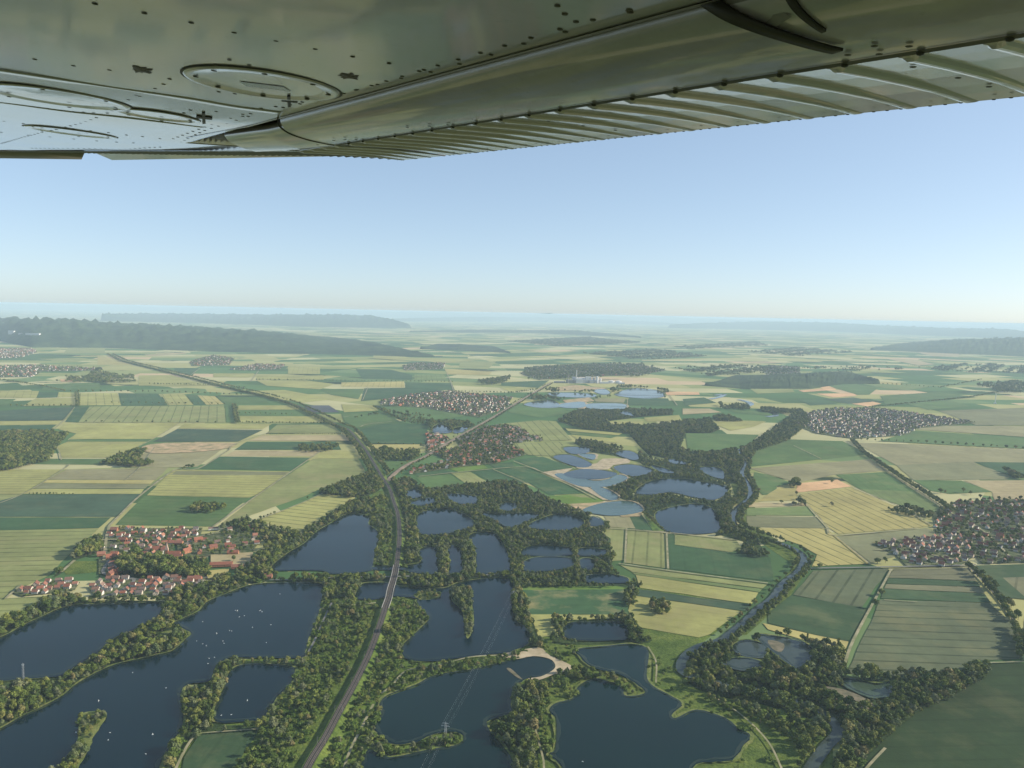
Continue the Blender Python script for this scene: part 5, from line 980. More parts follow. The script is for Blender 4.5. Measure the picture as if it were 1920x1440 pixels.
br = empty('railway_bridge', (*rp[(i0 + i1) // 2], 0)); tag(br, 'long low concrete railway bridge with pale parapets over road and water', 'bridge'); bo = Vector((*rp[(i0 + i1) // 2], 0))
def brp(name, prof, m, closed=True):
    o = extrude(name, rp[i0:i1 + 1] - np.array(bo[:2]), rn[i0:i1 + 1], prof, m, br, closed); return o
brp('deck', [(-5.4, RZ - 1.3), (-5.4, RZ - .24), (5.4, RZ - .24), (5.4, RZ - 1.3)], MAT_CONC)
for sd in (-1, 1): brp('parapet', [(sd * 5.2 - .25, RZ - .2), (sd * 5.2 - .25, RZ + 1.0), (sd * 5.2 + .25, RZ + 1.0), (sd * 5.2 + .25, RZ - .2)], MAT_CONC)
for i in range(i0 + 2, i1, 3):
    x, y = rp[i] - np.array(bo[:2]); a = math.atan2(rn[i][1], rn[i][0]); MB().box((x, y, RZ / 2 - .8), (9, 1.6, RZ - 1.2), a).build('pier', MAT_CONC, br)
rp2, rn2 = rail_path(RAIL2, 1.5); r2 = empty('branch_railway', (0, 0, 0)); tag(r2, 'straight railway running past the red-roofed villages towards the factory', 'railway')
extrude('ballast_bed', rp2, rn2, [(-7, 2.6), (-5, 3.2), (5, 3.2), (7, 2.6)], flat('brown_ballast', (0.26, 0.20, 0.14), var=.3, scale=.1), r2)
# masts
MAT_GALV = flat('galvanised_steel', (0.52, 0.53, 0.53), 0.5, .1, 1.0)
def lattice(h, w0, w1, arms):
    m = MB(); L = 6
    for i in range(L):
        z0, z1 = h * i / L, h * (i + 1) / L; a, b = w0 + (w1 - w0) * i / L, w0 + (w1 - w0) * (i + 1) / L
        c0 = [(-a,-a,z0),(a,-a,z0),(a,a,z0),(-a,a,z0)]; c1 = [(-b,-b,z1),(b,-b,z1),(b,b,z1),(-b,b,z1)]
        for k in range(4): m.tube(c0[k], c1[k], .08, n=4); m.tube(c0[k], c1[(k + 1) % 4], .04, n=4); m.tube(c1[k], c1[(k + 1) % 4], .04, n=4)
    mm = MB()
    for z, hw in arms: mm.tube((-hw, 0, z), (hw, 0, z), .14, n=5); mm.tube((-hw, 0, z), (0, 0, z + 1.6), .07, n=4); mm.tube((hw, 0, z), (0, 0, z + 1.6), .07, n=4)
    return m, mm
PYL = []
for (x, y), lab in (((835, 1384), 'lattice pylon on the hooked spit in the green lake'), ((962, 1128), 'lattice pylon among trees on the right shore of the islet lake')):
    q = ground(x, y); d = Vector(ground(962, 1128)) - Vector(ground(835, 1384)); rz = math.atan2(d.y, d.x) - math.pi / 2
    o = empty('electricity_pylon', (q[0], q[1], .4), rz); tag(o, lab, 'pylon'); m, a_ = lattice(17, 1.3, .5, [(13, 4.5), (16, 3.2)]); m.build('tower', MAT_GALV, o); a_.build('crossarm', MAT_GALV, o); PYL.append((Vector((q[0], q[1], .4)), rz))
pl = empty('power_line', (0, 0, 0)); tag(pl, 'overhead power cables crossing above the green lake and islet lake', 'power line')
stn = [PYL[1][0] + (PYL[1][0] - PYL[0][0]) * .001, PYL[1][0], PYL[0][0], PYL[0][0] * 2 - PYL[1][0]]
for z, hw in ((13, 4.4), (13, 2.6), (16, 3.1)):
    for sd in (-1, 1):
        w_ = MB(); c_, s_ = math.cos(PYL[0][1]), math.sin(PYL[0][1])
        for A_, B_ in ((stn[1], stn[2]), (stn[2], stn[3])):
            prev = None
            for k in range(13):
                t = k / 12; p = A_.lerp(B_, t); q = (p.x + c_ * hw * sd, p.y + s_ * hw * sd, z + .3 - 5.0 * 4 * t * (1 - t))
                if prev: w_.tube(prev, q, .011, n=4, cap=False)
                prev = q
        w_.build('cable', MAT_GALV, pl)
q = ground(44, 1282); o = empty('lattice_mast', (q[0], q[1], .4)); tag(o, 'tall pale lattice mast above the trees at the left edge', 'mast'); m, a_ = lattice(24, .9, .6, [(23.5, 1.6), (22, 1.2)]); m.build('tower', MAT_GALV, o); a_.build('antenna', flat('white_antenna', (.75, .75, .75)), o)
# boats
MAT_HULL = flat('white_hull', (0.85, 0.85, 0.83), .35, .05); MAT_SAIL = flat('white_sail', (0.88, 0.88, 0.86), .8, .05)
hv, hf = [], []
for i, (x, w_, z) in enumerate([(-2.4, .55, .75), (-1.6, .95, .7), (0, 1.1, .7), (1.4, .8, .75), (2.6, .05, .9)]):
    hv += [(x, -w_, z), (x, -w_ * .55, .02), (x, w_ * .55, .02), (x, w_, z)]
for i in range(4):
    for j in range(3): hf.append((i*4+j, i*4+j+1, (i+1)*4+j+1, (i+1)*4+j))
    hf.append((i*4+3, i*4, (i+1)*4, (i+1)*4+3))
hf.append((0, 1, 2, 3))
HULL = mesh('hull', hv, hf); HULL.materials.append(MAT_HULL)
SAIL = mesh('sail', [(.55, 0, 1.3), (-2.0, .12, 1.4), (.5, 0, 6.2), (.55, .05, 1.3), (-2.0, .2, 1.4), (.5, .05, 6.2)], [(0,1,2),(5,4,3),(0,3,4,1),(1,4,5,2),(2,5,3,0)]); SAIL.materials.append(MAT_SAIL)
MASTM = MB().tube((.65, 0, .4), (.6, 0, 6.6), .06).v; _m = MB().tube((.65, 0, .4), (.6, 0, 6.6), .06); MAST = mesh('mast', _m.v, _m.f); MAST.materials.append(MAT_GALV)
_c = MB().box((-.4, 0, 1.0), (1.5, 1.2, .7)); CAB = mesh('cabin', _c.v, _c.f); CAB.materials.append(MAT_HULL)
BOATS = [((E[0] / 4, 1120 + E[1] / 4), z) for E, z in [((740,778),'in the middle of the boating lake'),((825,1015),'right of the narrow island'),((812,1070),'right of the narrow island'),((1145,1030),'left of the causeway trees'),((1093,1175),'left of the causeway trees, lowest in the lake'),((1245,680),'above the causeway trees'),((995,565),'below the wooded isthmus'),((1520,183),'off the isthmus point, uppermost'),((1765,98),'near the far shore of the boating lake'),((1780,102),'near the far shore of the boating lake'),((1795,147),'near the far shore of the boating lake'),((1832,138),'near the far shore of the boating lake'),((1893,227),'near the far shore of the boating lake'),((1722,250),'in the flotilla off the isthmus point'),((1738,253),'in the flotilla off the isthmus point'),((1625,272),'in the flotilla off the isthmus point'),((1475,328),'in the flotilla off the isthmus point'),((1520,350),'in the flotilla off the isthmus point'),((1548,365),'in the flotilla off the isthmus point'),((1672,328),'in the flotilla off the isthmus point'),((1680,345),'in the flotilla off the isthmus point'),((1608,452),'just above the causeway end'),((1568,458),'just above the causeway end'),((1560,497),'just above the causeway end'),((570,1015),'left of the narrow island'),((1735,880),'at the foot of the enclosed cove'),((1660,885),'at the foot of the enclosed cove'),((1855,775),'in the middle of the enclosed cove'),((2032,205),'below the lakeside lane, beside the scrub belt'),((1948,100),'below the lakeside lane, by itself'),((1965,110),'below the lakeside lane in a close pair'),((1998,340),'nearest the causeway joining the scrub belt'),((2100,-25),'under the lane south of the triangular lake'),((1955,-92+190),'below the lakeside lane in a close pair'),((4370,1232),'at the bottom of the reed lake')]]
for i, ((x, y), z) in enumerate(BOATS):
    q = ground(x, y, 2.3); sail = i % 3 == 0
    o = empty('sailing_boat' if sail else 'rowing_boat', (q[0], q[1], 2.32), random.uniform(0, 6.28), (.36, .36, .30)); tag(o, ('white sailing dinghy ' if sail else 'small white motor boat ') + z, 'boat', ('white sailing dinghies ' if sail else 'white motor boats ') + z)
    link('hull', HULL, parent=o)
    if sail: link('mast', MAST, parent=o); link('sail', SAIL, parent=o)
    else: link('cabin', CAB, parent=o)
# church in the left village
q = ground(327, 1046); o = empty('church', (q[0], q[1], 1.2), .15); tag(o, 'village church with a thin tall spire beside the park trees', 'church')
wv, wf, rv, rf = house_geo(20, 9, 6.5, 11.5); link('nave', mesh('nave', wv, wf), MAT_BRICK, o); link('roof', mesh('roof', rv, rf), MAT_TILE, o)
tw = MB().box((-12.6, 0, 7), (5, 5, 14)).build('tower', MAT_BRICK, o); sp_ = MB(); b = [(-15.4,-2.8,14),(-9.8,-2.8,14),(-9.8,2.8,14),(-15.4,2.8,14),(-12.6,0,29)]; sp_.v = b; sp_.f = [[0,1,4],[1,2,4],[2,3,4],[3,0,4],[3,2,1,0]]; sp_.build('spire', flat('spire_copper', (.42, .30, .24)), tw)
# sugar works with chimney, silos and tanks
MAT_WHITE = flat('white_cladding', (.58, .58, .57), .6, .1, .05); MAT_GREYC = flat('grey_cladding', (.42, .44, .46), .6, .15, .05)
q = ground(1105, 719); fo = empty('factory', (q[0], q[1], 0)); tag(fo, 'far sugar works with tall white chimney, halls and round tanks', 'factory'); U = 3.55
def fx(x): return (x - 1105) * U
def cyl(name, x, y, r, z0, z1, m, cone=0.0):
    k = MB().tube((fx(x), y, z0), (fx(x), y, z1), r, n=20)
    if cone: k.tube((fx(x), y, z1), (fx(x), y, z1 + cone), r, r * .05, n=20)
    return k.build(name, m, fo)
MB().tube((fx(1081), 0, 0), (fx(1081), 0, 88), 3.6, 2.3, n=14).build('chimney', MAT_WHITE, fo); MB().tube((fx(1065), -10, 0), (fx(1065), -10, 46), 4, 2.4, n=12).build('chimney', MAT_CONC, fo)
cyl('tank', 1148, 60, 21, 0, 15, MAT_WHITE, 4); cyl('tank', 1161, 60, 21, 0, 15, MAT_WHITE, 4); cyl('silo', 1120, 30, 9, 0, 42, MAT_WHITE, 5); cyl('silo', 1114, 40, 7, 0, 36, MAT_GREYC, 3); cyl('silo', 1127, 50, 7, 0, 30, MAT_WHITE, 3)
for x, y, w_, d_, h_, m_ in [(1070,20,50,40,20,MAT_CONC),(1086,15,44,34,28,MAT_WHITE),(1096,35,30,40,24,MAT_GREYC),(1104,45,36,30,40,MAT_WHITE),(1109,20,26,20,22,MAT_GREYC),(1133,10,60,24,12,MAT_WHITE),(1050,10,70,30,10,MAT_CONC),(1118,80,80,30,18,MAT_GREYC),(1090,80,60,40,30,MAT_WHITE),(1165,10,40,22,10,MAT_GREYC),(1078,60,26,26,36,MAT_GREYC)]:
    MB().box((fx(x), y, h_ / 2), (w_, d_, h_), .1).build('hall', m_, fo)
# wind turbine on the right
q = ground(1866, 757); o = empty('wind_turbine', (q[0], q[1], 0)); tag(o, 'lone white wind turbine standing in the fields at the right edge', 'turbine'); MB().tube((0,0,0),(0,0,55),2.2,1.2,n=12).build('tower', MAT_WHITE, o)
nc = MB().box((0,-1,56),(3,7,3)).build('nacelle', MAT_WHITE, o); MB().box((0,2,2.5),(14,9,5)).build('transformer_house', MAT_WHITE, o)
for k in range(3):
    an = .5 + k * 2.094; MB().tube((0,-5,56),(20*math.cos(an),-5,56+20*math.sin(an)),.9,.2,n=5).build('blade', MAT_WHITE, o)
# white blocks on the wooded hill
bpy.context.view_layer.update(); dg = bpy.context.evaluated_depsgraph_get()
hillo = [o_ for o_ in C.objects if o_.name == 'wooded_hill'][0]
def on_hill(x, y):
    d = (RIGHT * (x - 960) + UP * (720 - y) + FWD * FPX).normalized(); ok, loc, nn_, ix = hillo.ray_cast(CAM, d); return loc if ok else Vector(ground(x, y))
for x, y, w_, h_, nm, lab in [(22,626,66,36,'office_block','large white square building on the left wooded hill'),(62,627,150,12,'clinic','long low white building on the left wooded hill'),(40,626,50,9,'clinic','short white building beside the large one on the hill')]:
    p = on_hill(x, y); o = empty(nm, p); tag(o, lab, 'building'); MB().box((0, 0, h_ / 2 - 4), (w_, 30, h_ + 8)).build('wall', MAT_WHITE, o); MB().box((0, 0, h_ + .6), (w_ + 1, 31, 1)).build('roof', MAT_GREYC, o)

# ------------------------------------------------------------------ the aircraft wing overhead
WH = 0.25
def rayv(x, y): return np.array(RIGHT) * (x - 960.0) + np.array(UP) * (720.0 - y) + np.array(FWD) * FPX
WS = rayv(-91, 387); WS /= np.linalg.norm(WS); WA = np.cross(WS, (0, 0, 1.0)); WA /= np.linalg.norm(WA); WN = np.cross(WA, WS); WN = WN if WN[2] > 0 else -WN
wing = empty('aircraft_wing', CAM + Vector(WS * 1.2)); tag(wing, 'riveted pale metal aircraft wing overhead with beaded flap and inspection covers', 'wing')
WO = np.array(CAM + Vector(WS * 1.2))
def wloc(s, a, n): return C_np + WH * (WS * s + WA * a + WN * (1.0 + n)) - WO
def nof(s): return 0.0 if s < 8 else 0.30 * (s - 8) / 11.6
def wpix(x, y, n=None, dn=0.0):
    d = rayv(x, y); t = 1.0 / (d @ WN); p = d * t; s, a = p @ WS, p @ WA
    if n is None:
        n = 0.0
        for _ in range(6): n = nof(s * (1 + n))
    n += dn
    return s * (1 + n), a * (1 + n), n
def make_paint(name, base, rough=0.16, bump=0.0):
    m, nt, b = mat(name); tc = N(nt, 'ShaderNodeTexCoord'); L = nt.links
    f = noise(nt, tc.outputs['Object'], 9.0, 5, .65); g_ = noise(nt, tc.outputs['Object'], 70.0, 3, .6)
    c = ramp(nt, f, [(.3, tuple(x * .70 for x in base)), (.7, base)])
    c = mix(nt, ramp(nt, g_, [(.62, (0, 0, 0)), (.74, (1, 1, 1))]), c, tuple(x * .72 for x in base))
    L.new(c, b.inputs['Base Color']); L.new(math_(nt, 'MULTIPLY_ADD', f, .10, rough - .05), b.inputs['Roughness'])
    b.inputs['Specular IOR Level'].default_value = .5; b.inputs['Coat Weight'].default_value = .75; b.inputs['Coat Roughness'].default_value = .065; b.inputs['Coat IOR'].default_value = 1.5
    return m
MAT_WING = make_paint('wing_paint', (.175, .168, .178), .30); MAT_FLAP = make_paint('flap_paint', (.19, .182, .19), .30)
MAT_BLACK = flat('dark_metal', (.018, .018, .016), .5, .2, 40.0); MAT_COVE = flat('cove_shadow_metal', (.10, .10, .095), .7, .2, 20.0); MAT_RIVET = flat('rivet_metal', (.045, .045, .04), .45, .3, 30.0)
MAT_GLASSY = flat('view_window', (.05, .07, .09), .12, .1, 10.0)
def wmesh(name, V, F, m, parent=None, smooth=True, flip=False):
    me = mesh(name, V, F)
    nz = sum(p.normal.dot(Vector(WN)) * p.area for p in me.polygons)
    if (nz > 0) != flip: me.flip_normals()
    if smooth:
        for p in me.polygons: p.use_smooth = True
    return link(name, me, m, parent or wing)
# lower skin, with the gentle dents of riveted sheet
rows = []; ys = list(np.linspace(-230, 262, 70)) + list(np.linspace(265, 285, 8)); NX = 110
for y in ys:
    xm = 350 + (268 - y) / .2735 if y < 268 else 350 + (y - 268) * 14.0
    r_ = []
    for x in np.linspace(-170, xm, NX):
        s, a, n = wpix(x, y)
        d = .003 * math.sin(s * 1.9 + a * .7) * math.sin(a * 3.1 + .5) + .002 * math.sin(s * .8 + 2) * math.sin(a * 5.2)
        fade = min(1.0, max(0.0, (2.40 - a) / .4)) if s < 10.4 else 1.0
        r_.append(wloc(s, a, n + d * fade))
    rows.append(r_)
V = [p for r_ in rows for p in r_]; F = [(i * NX + j, i * NX + j + 1, (i + 1) * NX + j + 1, (i + 1) * NX + j) for i in range(len(ys) - 1) for j in range(NX - 1)]
skin = wmesh('lower_skin', V, F, MAT_WING); sm = skin.modifiers.new('sheet', 'SOLIDIFY'); sm.thickness = .0025; sm.offset = -1
# rolled edge where the skin ends at the flap cove
V = []; 
for s in np.linspace(-1, 10.5, 60): V += [wloc(s, 2.385, nof(s) - .003), wloc(s, 2.41, nof(s) - .003), wloc(s, 2.42, nof(s) + .01), wloc(s, 2.41, nof(s) + .06)]
wmesh('skin_edge', V, [(i * 4 + j, i * 4 + j + 1, i * 4 + j + 5, i * 4 + j + 4) for i in range(59) for j in range(3)], MAT_WING)
# upper skin closes the wing
V = []; us = np.linspace(-1.5, 19.5, 12); ua = [-3.4, -2.8, -1.4, .2, 1.8, 3.0, 4.16]; un = [.1, .62, .92, .95, .70, .35, -.07]
for s in us:
    k = 1.0 if s < 8 else 1 - .30 * (s - 8) / 11.5
    for a, n in zip(ua, un): V.append(wloc(s, a * k, nof(s) + n * k + (.03 if n < 0 else 0)))
wmesh('upper_skin', V, [(i * 7 + j, i * 7 + j + 1, i * 7 + j + 8, i * 7 + j + 7) for i in range(11) for j in range(6)], MAT_WING, flip=True)
# cove between skin and flap
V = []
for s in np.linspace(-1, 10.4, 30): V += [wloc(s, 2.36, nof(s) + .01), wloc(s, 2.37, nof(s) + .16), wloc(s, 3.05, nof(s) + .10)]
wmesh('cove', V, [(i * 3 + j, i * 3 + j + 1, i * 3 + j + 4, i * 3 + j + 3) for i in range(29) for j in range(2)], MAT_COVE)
# flap: rounded nose, then beaded skin to the trailing edge
NOSE = [(2.95, .10), (2.60, .125), (2.46, .09), (2.425, .04), (2.42, -.01), (2.44, -.055), (2.49, -.09), (2.58, -.118), (2.72, -.138), (2.86, -.147), (2.965, -.150)]
def spline(P, k=5): return smooth_open(P, k)
def section_sheet(name, s0, s1, prof, m, ns=40, parent=None, da=0.0, dn=0.0, dnf=None):
    V = []; k = len(prof)
    for s in np.linspace(s0, s1, ns):
        e = (dnf(s) if dnf else 0) + dn
        V += [wloc(s, a + da, n + e) for a, n in prof]
    return wmesh(name, V, [(i * k + j, i * k + j + 1, (i + 1) * k + j + 1, (i + 1) * k + j) for i in range(ns - 1) for j in range(k - 1)], m, parent)
flap = section_sheet('flap', -1.0, 7.12, spline(NOSE), MAT_FLAP, 60)
L2A, L2N, TEA, TEN = 2.965, -.150, 4.18, -.086; PB = .306
def bead_skin(name, s0, s1, teaf, m, parent, dnf=lambda s: 0.0, da=0.0):
    cols = []; s = s0
    first = math.floor((s0 - 1.33) / PB)
    prof = [(-.27, 0), (-.20, .55), (-.10, .95), (0, 1.0), (.10, .95), (.20, .55), (.27, 0)]
    k = first
    S_ = []
    while True:
        c = 1.33 + k * PB + .06
        for o_, h_ in [(-.42, 0)] + prof + [(.42, 0)]:
            q = c + o_ * PB * .50
            if s0 <= q <= s1: S_.append((q, h_))
        k += 1
        if c > s1 + PB: break
    S_ = [(s0, 0)] + S_ + [(s1, 0)]
    T = [0, .02, .05, .15, .3, .5, .7, .85, .96, 1.0]; V = []
    for q, h_ in S_:
        te, tn = teaf(q)
        for t in T:
            a = L2A + da + (te - L2A - da) * t; n = L2N + (tn - L2N) * t + .018 * math.sin(math.pi * t)
            hb = h_ * .021 * min(1, t / .04) * (1.0 if t < .45 else 1.0 - .78 * (t - .45) / .55)
            V.append(wloc(q, a, n - hb + dnf(q)))
    K = len(T); me = wmesh(name, V, [(i * K + j, i * K + j + 1, (i + 1) * K + j + 1, (i + 1) * K + j) for i in range(len(S_) - 1) for j in range(K - 1)], m, parent, smooth=False)
    for i in range(len(S_) - 1): pass
    sd = me.modifiers.new('sheet', 'SOLIDIFY'); sd.thickness = .002; sd.offset = -1
    return me
bead_skin('beaded_skin', -1.0, 7.12, lambda s: (TEA, TEN), MAT_FLAP, flap)
V = []
for s in np.linspace(-1, 7.12, 30): V += [wloc(s, 2.95, .10), wloc(s, TEA, TEN + .02)]
wmesh('flap_top', V, [(i * 2, i * 2 + 1, i * 2 + 3, i * 2 + 2) for i in range(29)], MAT_FLAP, flap, flip=True)
# aileron beyond the flap
NOSE2 = [(2.95, .08), (2.75, .095), (2.64, .06), (2.60, .01), (2.62, -.045), (2.69, -.09), (2.80, -.125), (2.90, -.143), (2.965, -.150)]
lift = lambda s: nof(s) + .012 * max(0, s - 7.1)
ail = section_sheet('aileron', 7.17, 9.55, spline(NOSE2), MAT_FLAP, 24, dnf=lift)
bead_skin('beaded_skin', 7.17, 8.15, lambda s: (TEA, TEN), MAT_FLAP, ail)
# outer trailing edge: beaded strip, seen nearly edge-on
up_ = [(757, 255), (700, 264), (640, 274), (596, 282), (560, 284.2), (400, 283.6), (158, 283.2), (-170, 282.5)]; lo_ = [(757, 300), (700, 296.5), (640, 293.8), (596, 292.4), (560, 292), (400, 291.6), (158, 288), (-170, 287)]
V = []; xs = []; x = 757.0
while x > -170: xs.append(x); x -= max(2.6, 4.0 * (x + 200) / 900)
ux, uy = zip(*up_[::-1]); lx, ly = zip(*lo_[::-1])
for i, x in enumerate(xs):
    z = (0, 1.0, 2.0, 2.6)[i % 4] * max(.35, min(1, (x + 150) / 700)) * .9
    s, a, n = wpix(x, np.interp(x, ux, uy), dn=-.10 if x > 590 else -.02 - .08 * max(0, (x - 300) / 290)); V.append(wloc(s, a, n))
    s, a, n = wpix(x, np.interp(x, lx, ly) + z - 1.2, dn=-.11 if x > 590 else -.03 - .08 * max(0, (x - 300) / 290)); V.append(wloc(s, a, n))
te = wmesh('outer_trailing_edge', V, [(i * 2, i * 2 + 1, i * 2 + 3, i * 2 + 2) for i in range(len(xs) - 1)], MAT_COVE, smooth=False)  # darker colour stands in for the shaded sides of the beads
V = []
for x, y, dn_ in [(-170, 284.5, -.04), (158, 288, -.04), (153, 299, -.05), (-170, 294.5, -.05)]:
    s, a, n = wpix(x, y, dn=dn_); V.append(wloc(s, a, n))
tab = wmesh('tip_tab', V, [(0, 1, 2, 3)], flat('tab_metal', (.16, .15, .13), .6, .2, 20.0)); sd = tab.modifiers.new('sheet', 'SOLIDIFY'); sd.thickness = .004
# flap track bracket hanging in the cove
trk = empty('flap_track', (0, 0, 0)); trk.parent = wing
for (sa, sb, off, a_lo, nm, m_) in ((2.16, 2.26, .018, 0, 'bracket', MAT_BLACK), (1.84, 1.88, .010, 0, 'seal', MAT_BLACK)):
    pr = [p for p in spline(NOSE) if p[1] < .08][3:]; pr = pr[: int(len(pr) * (.80 if nm == 'bracket' else .62))]; V = []
    for i, (a, n) in enumerate(pr):
        t = i / (len(pr) - 1); sh = -.34 * t if nm == 'bracket' else -.05 * t; w_ = 1 - .55 * t
        V += [wloc(sa + sh, a - off, n - off), wloc(sa + (sb - sa) * w_ + sh, a - off, n - off * 1.3)]
    o = wmesh(nm, V, [(i * 2, i * 2 + 1, i * 2 + 3, i * 2 + 2) for i in range(len(pr) - 1)], m_, trk); sd = o.modifiers.new('plate', 'SOLIDIFY'); sd.thickness = .003
V = [wloc(2.24, 2.41, -.004), wloc(2.00, 2.41, -.006), wloc(1.86, 2.48, -.095), wloc(1.98, 2.52, -.112)]
wmesh('cove_plate', V, [(0, 1, 2, 3)], MAT_COVE, trk, smooth=False)  # dark plate drawn where the shaded cove shows as a wedge
V = [wloc(7.145, a - .003, n) for a, n in spline(NOSE)] + [wloc(7.165, a - .012, n - .008) for a, n in spline(NOSE)]; k = len(V) // 2
wmesh('end_gap', V, [(i, i + 1, k + i + 1, k + i) for i in range(k - 1)], MAT_BLACK, flap)  # black strip stands in for the dark gap before the aileron
# fasteners
def dome(s, a, n, r, h, ax=0):
    c = wloc(s, a, n); V = []; F = []
    rings = [(1.0, 0), (.75, .7), (0.0, 1.0)]
    for rr, hh in rings[:2]:
        for k in range(8):
            an = k * math.pi / 4; V.append(c + WS * (r * rr * math.cos(an)) + WA * (r * rr * math.sin(an)) - WN * (h * hh))
    V.append(c - WN * h)
    for k in range(8): F.append((k, (k + 1) % 8, 8 + (k + 1) % 8, 8 + k)); F.append((8 + k, 8 + (k + 1) % 8, 16))
    return V, F
RIV = MBR = ([], [])
def rivet(s, a, n, r=.0036, h=.0010):
    V, F = dome(s, a, n, r * (1 + .05 * max(0, s - 4)), h); b = len(RIV[0]); RIV[0].extend(V); RIV[1].extend([tuple(b + i for i in f) for f in F])
def rivet_row(pts, count, r=.0037):
    q = [wpix(x, y) for x, y in pts]; q = np.array(q); L = np.concatenate([[0], np.cumsum(np.linalg.norm(np.diff(q[:, :2], axis=0), axis=1))])
    for t in np.linspace(0, L[-1], count): rivet(np.interp(t, L, q[:, 0]), np.interp(t, L, q[:, 1]), np.interp(t, L, q[:, 2]) - .001, r)
for pts, c in [([(178,7),(267,24),(352,41),(425,58),(516,76),(578,89),(700,114),(755,123),(795,131)],9), ([(65,111),(137,123),(205,131)],3), ([(14,134),(68,142),(120,150),(172,158),(220,165),(283,172),(355,184),(400,193),(442,200),(480,203),(520,209)],11),
   ([(12,193),(35,196),(82,202),(130,209),(175,212),(195,216)],9), ([(233,221),(290,229),(340,233),(380,238)],6), ([(7,227),(67,235),(123,240),(170,245),(205,249),(235,253),(266,256),(300,260)],10), ([(2,248),(60,254),(100,257),(155,262),(205,266),(250,268)],7),
   ([(255,178),(232,192),(215,204),(200,213),(188,218),(165,226),(140,234),(105,243),(75,249),(40,258),(3,269)],34), ([(318,148),(308,157),(293,164),(280,174),(262,180)],5), ([(490,203),(540,197),(600,184),(640,176),(700,159),(760,141),(830,120),(960,82),(1040,58),(1110,38),(1180,18)],20),
   ([(470,213),(520,204),(570,193),(625,179),(690,163),(745,148),(815,133),(905,108),(1000,76),(1060,60)],14), ([(340,266),(380,246),(410,236),(440,226),(465,218)],12), ([(325,260),(360,247),(395,234),(430,222),(455,214)],11), ([(300,276),(240,279),(180,278.5),(120,278),(60,278)],26),
   ([(1045,11),(1060,28),(1080,41)],3), ([(430,112),(405,122),(467,123)],3), ([(455,218),(420,210),(360,205),(345,212)],4), ([(410,172),(460,178),(500,182)],4)]: rivet_row(pts, c)
for i in range(0, 22):                         # nose and trailing edge rivets
    c = 1.33 + i * PB
    for o_ in (.25, .5, .75):
        if c + o_ * PB < 7.0: rivet(c + o_ * PB, TEA - .06, TEN - .012, .0026)
for s, a, n in [(1.72, 2.80, -.146), (1.62, 2.86, -.15), (1.85, 2.84, -.15), (1.75, 2.89, -.152), (5.4, 2.80, -.146), (5.15, 2.85, -.15), (4.95, 2.89, -.152), (6.8, 2.80, -.15), (6.6, 2.82, -.15), (6.5, 2.88, -.15), (7.3, 2.85, -.15)]: rivet(s, a, n - .004)
for s, t in [(1.80, .22), (1.78, .5), (1.78, .74), (4.28, .25), (4.28, .5), (4.28, .75)]: rivet(s, L2A + (TEA - L2A) * t, L2N + (TEN - L2N) * t - .005 + .012)
rv_ = wmesh('rivets', RIV[0], RIV[1], MAT_RIVET); rv_['kind'] = 'stuff'
def screw(name, s, a, n, r, h, m, parent):
    V, F = dome(s, a, n, r, h); return wmesh(name, V, F, m, parent)
for i in range(22):
    c = 1.33 + i * PB
    if c < 7.0:
        V, F = dome(c - .01, L2A - .01, L2N - .006, .0042 if i < 8 else .0034, .003); wmesh('bead_end', V, F, MAT_BLACK, flap)
V = []
for s in np.linspace(-1, 7.12, 50): V += [wloc(s, L2A - .035, L2N - .003), wloc(s, L2A - .005, L2N - .009)]
wmesh('skin_lap', V, [(i * 2, i * 2 + 1, i * 2 + 3, i * 2 + 2) for i in range(49)], MAT_RIVET, flap)
# inspection covers: dished plates with raised rim and screws
def cover(cs, ca, r, nscr, window=False, r2=.72):
    root = empty('inspection_cover', (0, 0, 0)); root.parent = wing; K = 48; n0 = nof(cs)
    prof = [(1.0, -.003), (.985, -.010), (.95, -.013), (.90, -.011), (.76, -.001), (.66, .001), (.35, .0), (0.001, .0)]; V = []
    for rr, dn in prof:
        for k in range(K):
            an = 2 * math.pi * k / K; V.append(wloc(cs + r * rr * math.cos(an), ca + r * rr * math.sin(an), nof(cs + r * rr * math.cos(an)) + dn))
    F = [(i * K + k, i * K + (k + 1) % K, (i + 1) * K + (k + 1) % K, (i + 1) * K + k) for i in range(len(prof) - 1) for k in range(K)]
    wmesh('plate', V, F, MAT_WING, root)
    V = []
    for rr, dn in ((1.03, -.002), (1.005, -.006), (.985, -.002)):
        for k in range(K):
            an = 2 * math.pi * k / K; V.append(wloc(cs + r * rr * math.cos(an), ca + r * rr * math.sin(an), nof(cs + r * rr * math.cos(an)) + dn))
    wmesh('gasket', V, [(i * K + k, i * K + (k + 1) % K, (i + 1) * K + (k + 1) % K, (i + 1) * K + k) for i in range(2) for k in range(K)], MAT_BLACK, root)
    for k in range(nscr):
        an = 2 * math.pi * k / nscr + .3; screw('screw', cs + r * .84 * math.cos(an), ca + r * .84 * math.sin(an), n0 - .010, .0052, .0014, MAT_RIVET, root)
    if window:
        V = [wloc(cs + r * u, ca + r * v, n0 - .004) for u, v in ((.10, -.30), (.35, -.12), (.12, .42), (-.13, .22))]; wmesh('view_window', V, [(0, 1, 2, 3)], MAT_GLASSY, root, smooth=False)
cover(5.62, 1.79, .52, 8, True); cover(8.08, .78, .58, 6); cover(8.26, 1.63, .375, 6); cover(12.3, 1.35, .55, 6)
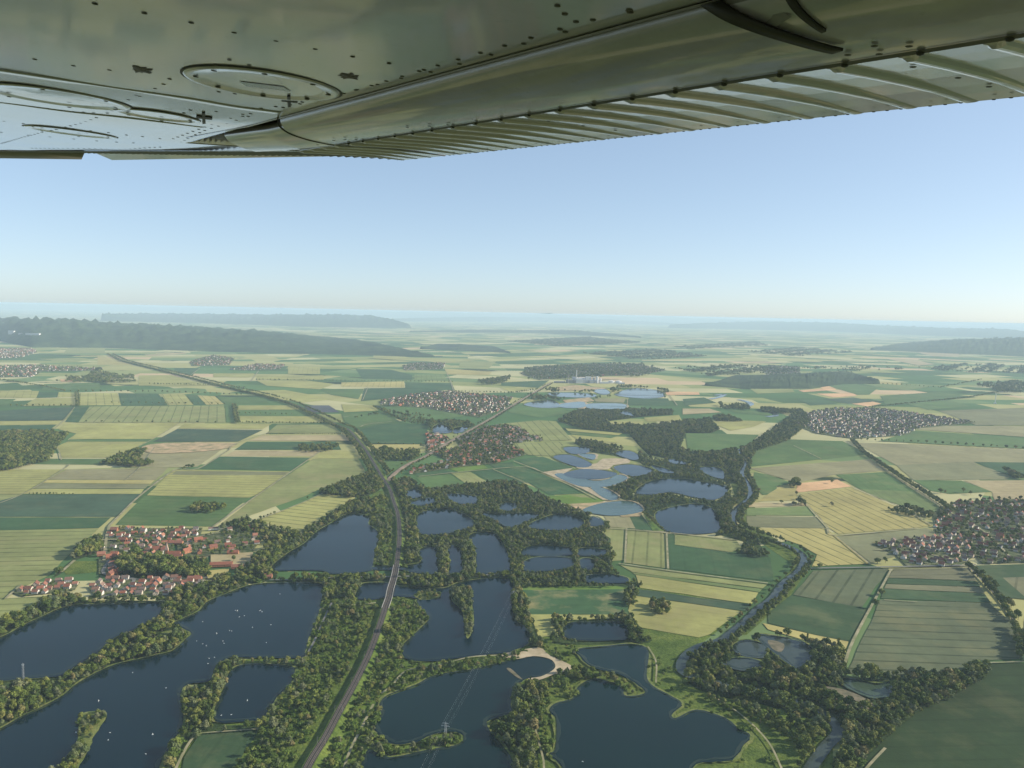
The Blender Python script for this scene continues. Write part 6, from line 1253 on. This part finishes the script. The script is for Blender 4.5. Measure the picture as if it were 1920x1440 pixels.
# tie-down crosses and oily drain stains
for x, y in ((543, 187), (383, 219)):
    s, a, n = wpix(x, y); o = empty('drain_valve', (0, 0, 0)); o.parent = wing
    for (p0, p1, hw) in (((x - 15, y - 1.5), (x + 15, y + 1.5), 2.0), ((x - 1.5, y - 9), (x - .5, y + 11), 3.0)):
        dx, dy = p1[0] - p0[0], p1[1] - p0[1]; l_ = math.hypot(dx, dy); ox, oy = -dy / l_ * hw, dx / l_ * hw
        cs_ = [wpix(p0[0] + ox, p0[1] + oy), wpix(p1[0] + ox, p1[1] + oy), wpix(p1[0] - ox, p1[1] - oy), wpix(p0[0] - ox, p0[1] - oy)]
        V = [wloc(a_[0], a_[1], a_[2] - k_) for k_ in (.001, .012) for a_ in cs_]
        wmesh('fin', V, [(3, 2, 1, 0), (4, 5, 6, 7), (0, 1, 5, 4), (1, 2, 6, 5), (2, 3, 7, 6), (3, 0, 4, 7)], MAT_BLACK, o, smooth=False)
MAT_OIL = flat('oily_grime', (.05, .042, .028), .5, .6, 60.0, col2=(.015, .013, .01))
for x, y, w_, h_ in ((265, 131, 23, 7.5), (655, 143, 22, 6.5), (1180, 21, 9, 4)):
    r_ = np.random.default_rng(int(x)); K = 30; s, a, n = wpix(x, y); V = [wloc(s, a, n - .008)]
    for k in range(K):
        an = 2 * math.pi * k / K; q = r_.uniform(.45, 1.15); s, a, n = wpix(x + w_ * q * math.cos(an), y + h_ * q * math.sin(an) + 2.0 * math.cos(an)); V.append(wloc(s, a, n - .0025))
    wmesh('drain_plug', V, [(0, 1 + k, 1 + (k + 1) % K) for k in range(K)], MAT_OIL, smooth=False)
# lap seam across the panels
for pts in ([(-60,122),(14,133),(120,149),(220,164),(355,184),(442,199),(525,210)], [(-60,184),(35,196),(130,209),(233,220),(380,238)]):
    V = []
    q = [wpix(x, y) for x, y in smooth_open(pts, 5)]
    for s, a, n in q: V += [wloc(s - .030, a, n + .002), wloc(s - .028, a, n - .0045), wloc(s + .05, a, n - .004), wloc(s + .16, a, n - .0005)]
    wmesh('skin_lap', V, [(i * 4 + j, i * 4 + j + 1, i * 4 + j + 5, i * 4 + j + 4) for i in range(len(q) - 1) for j in range(3)], MAT_WING)
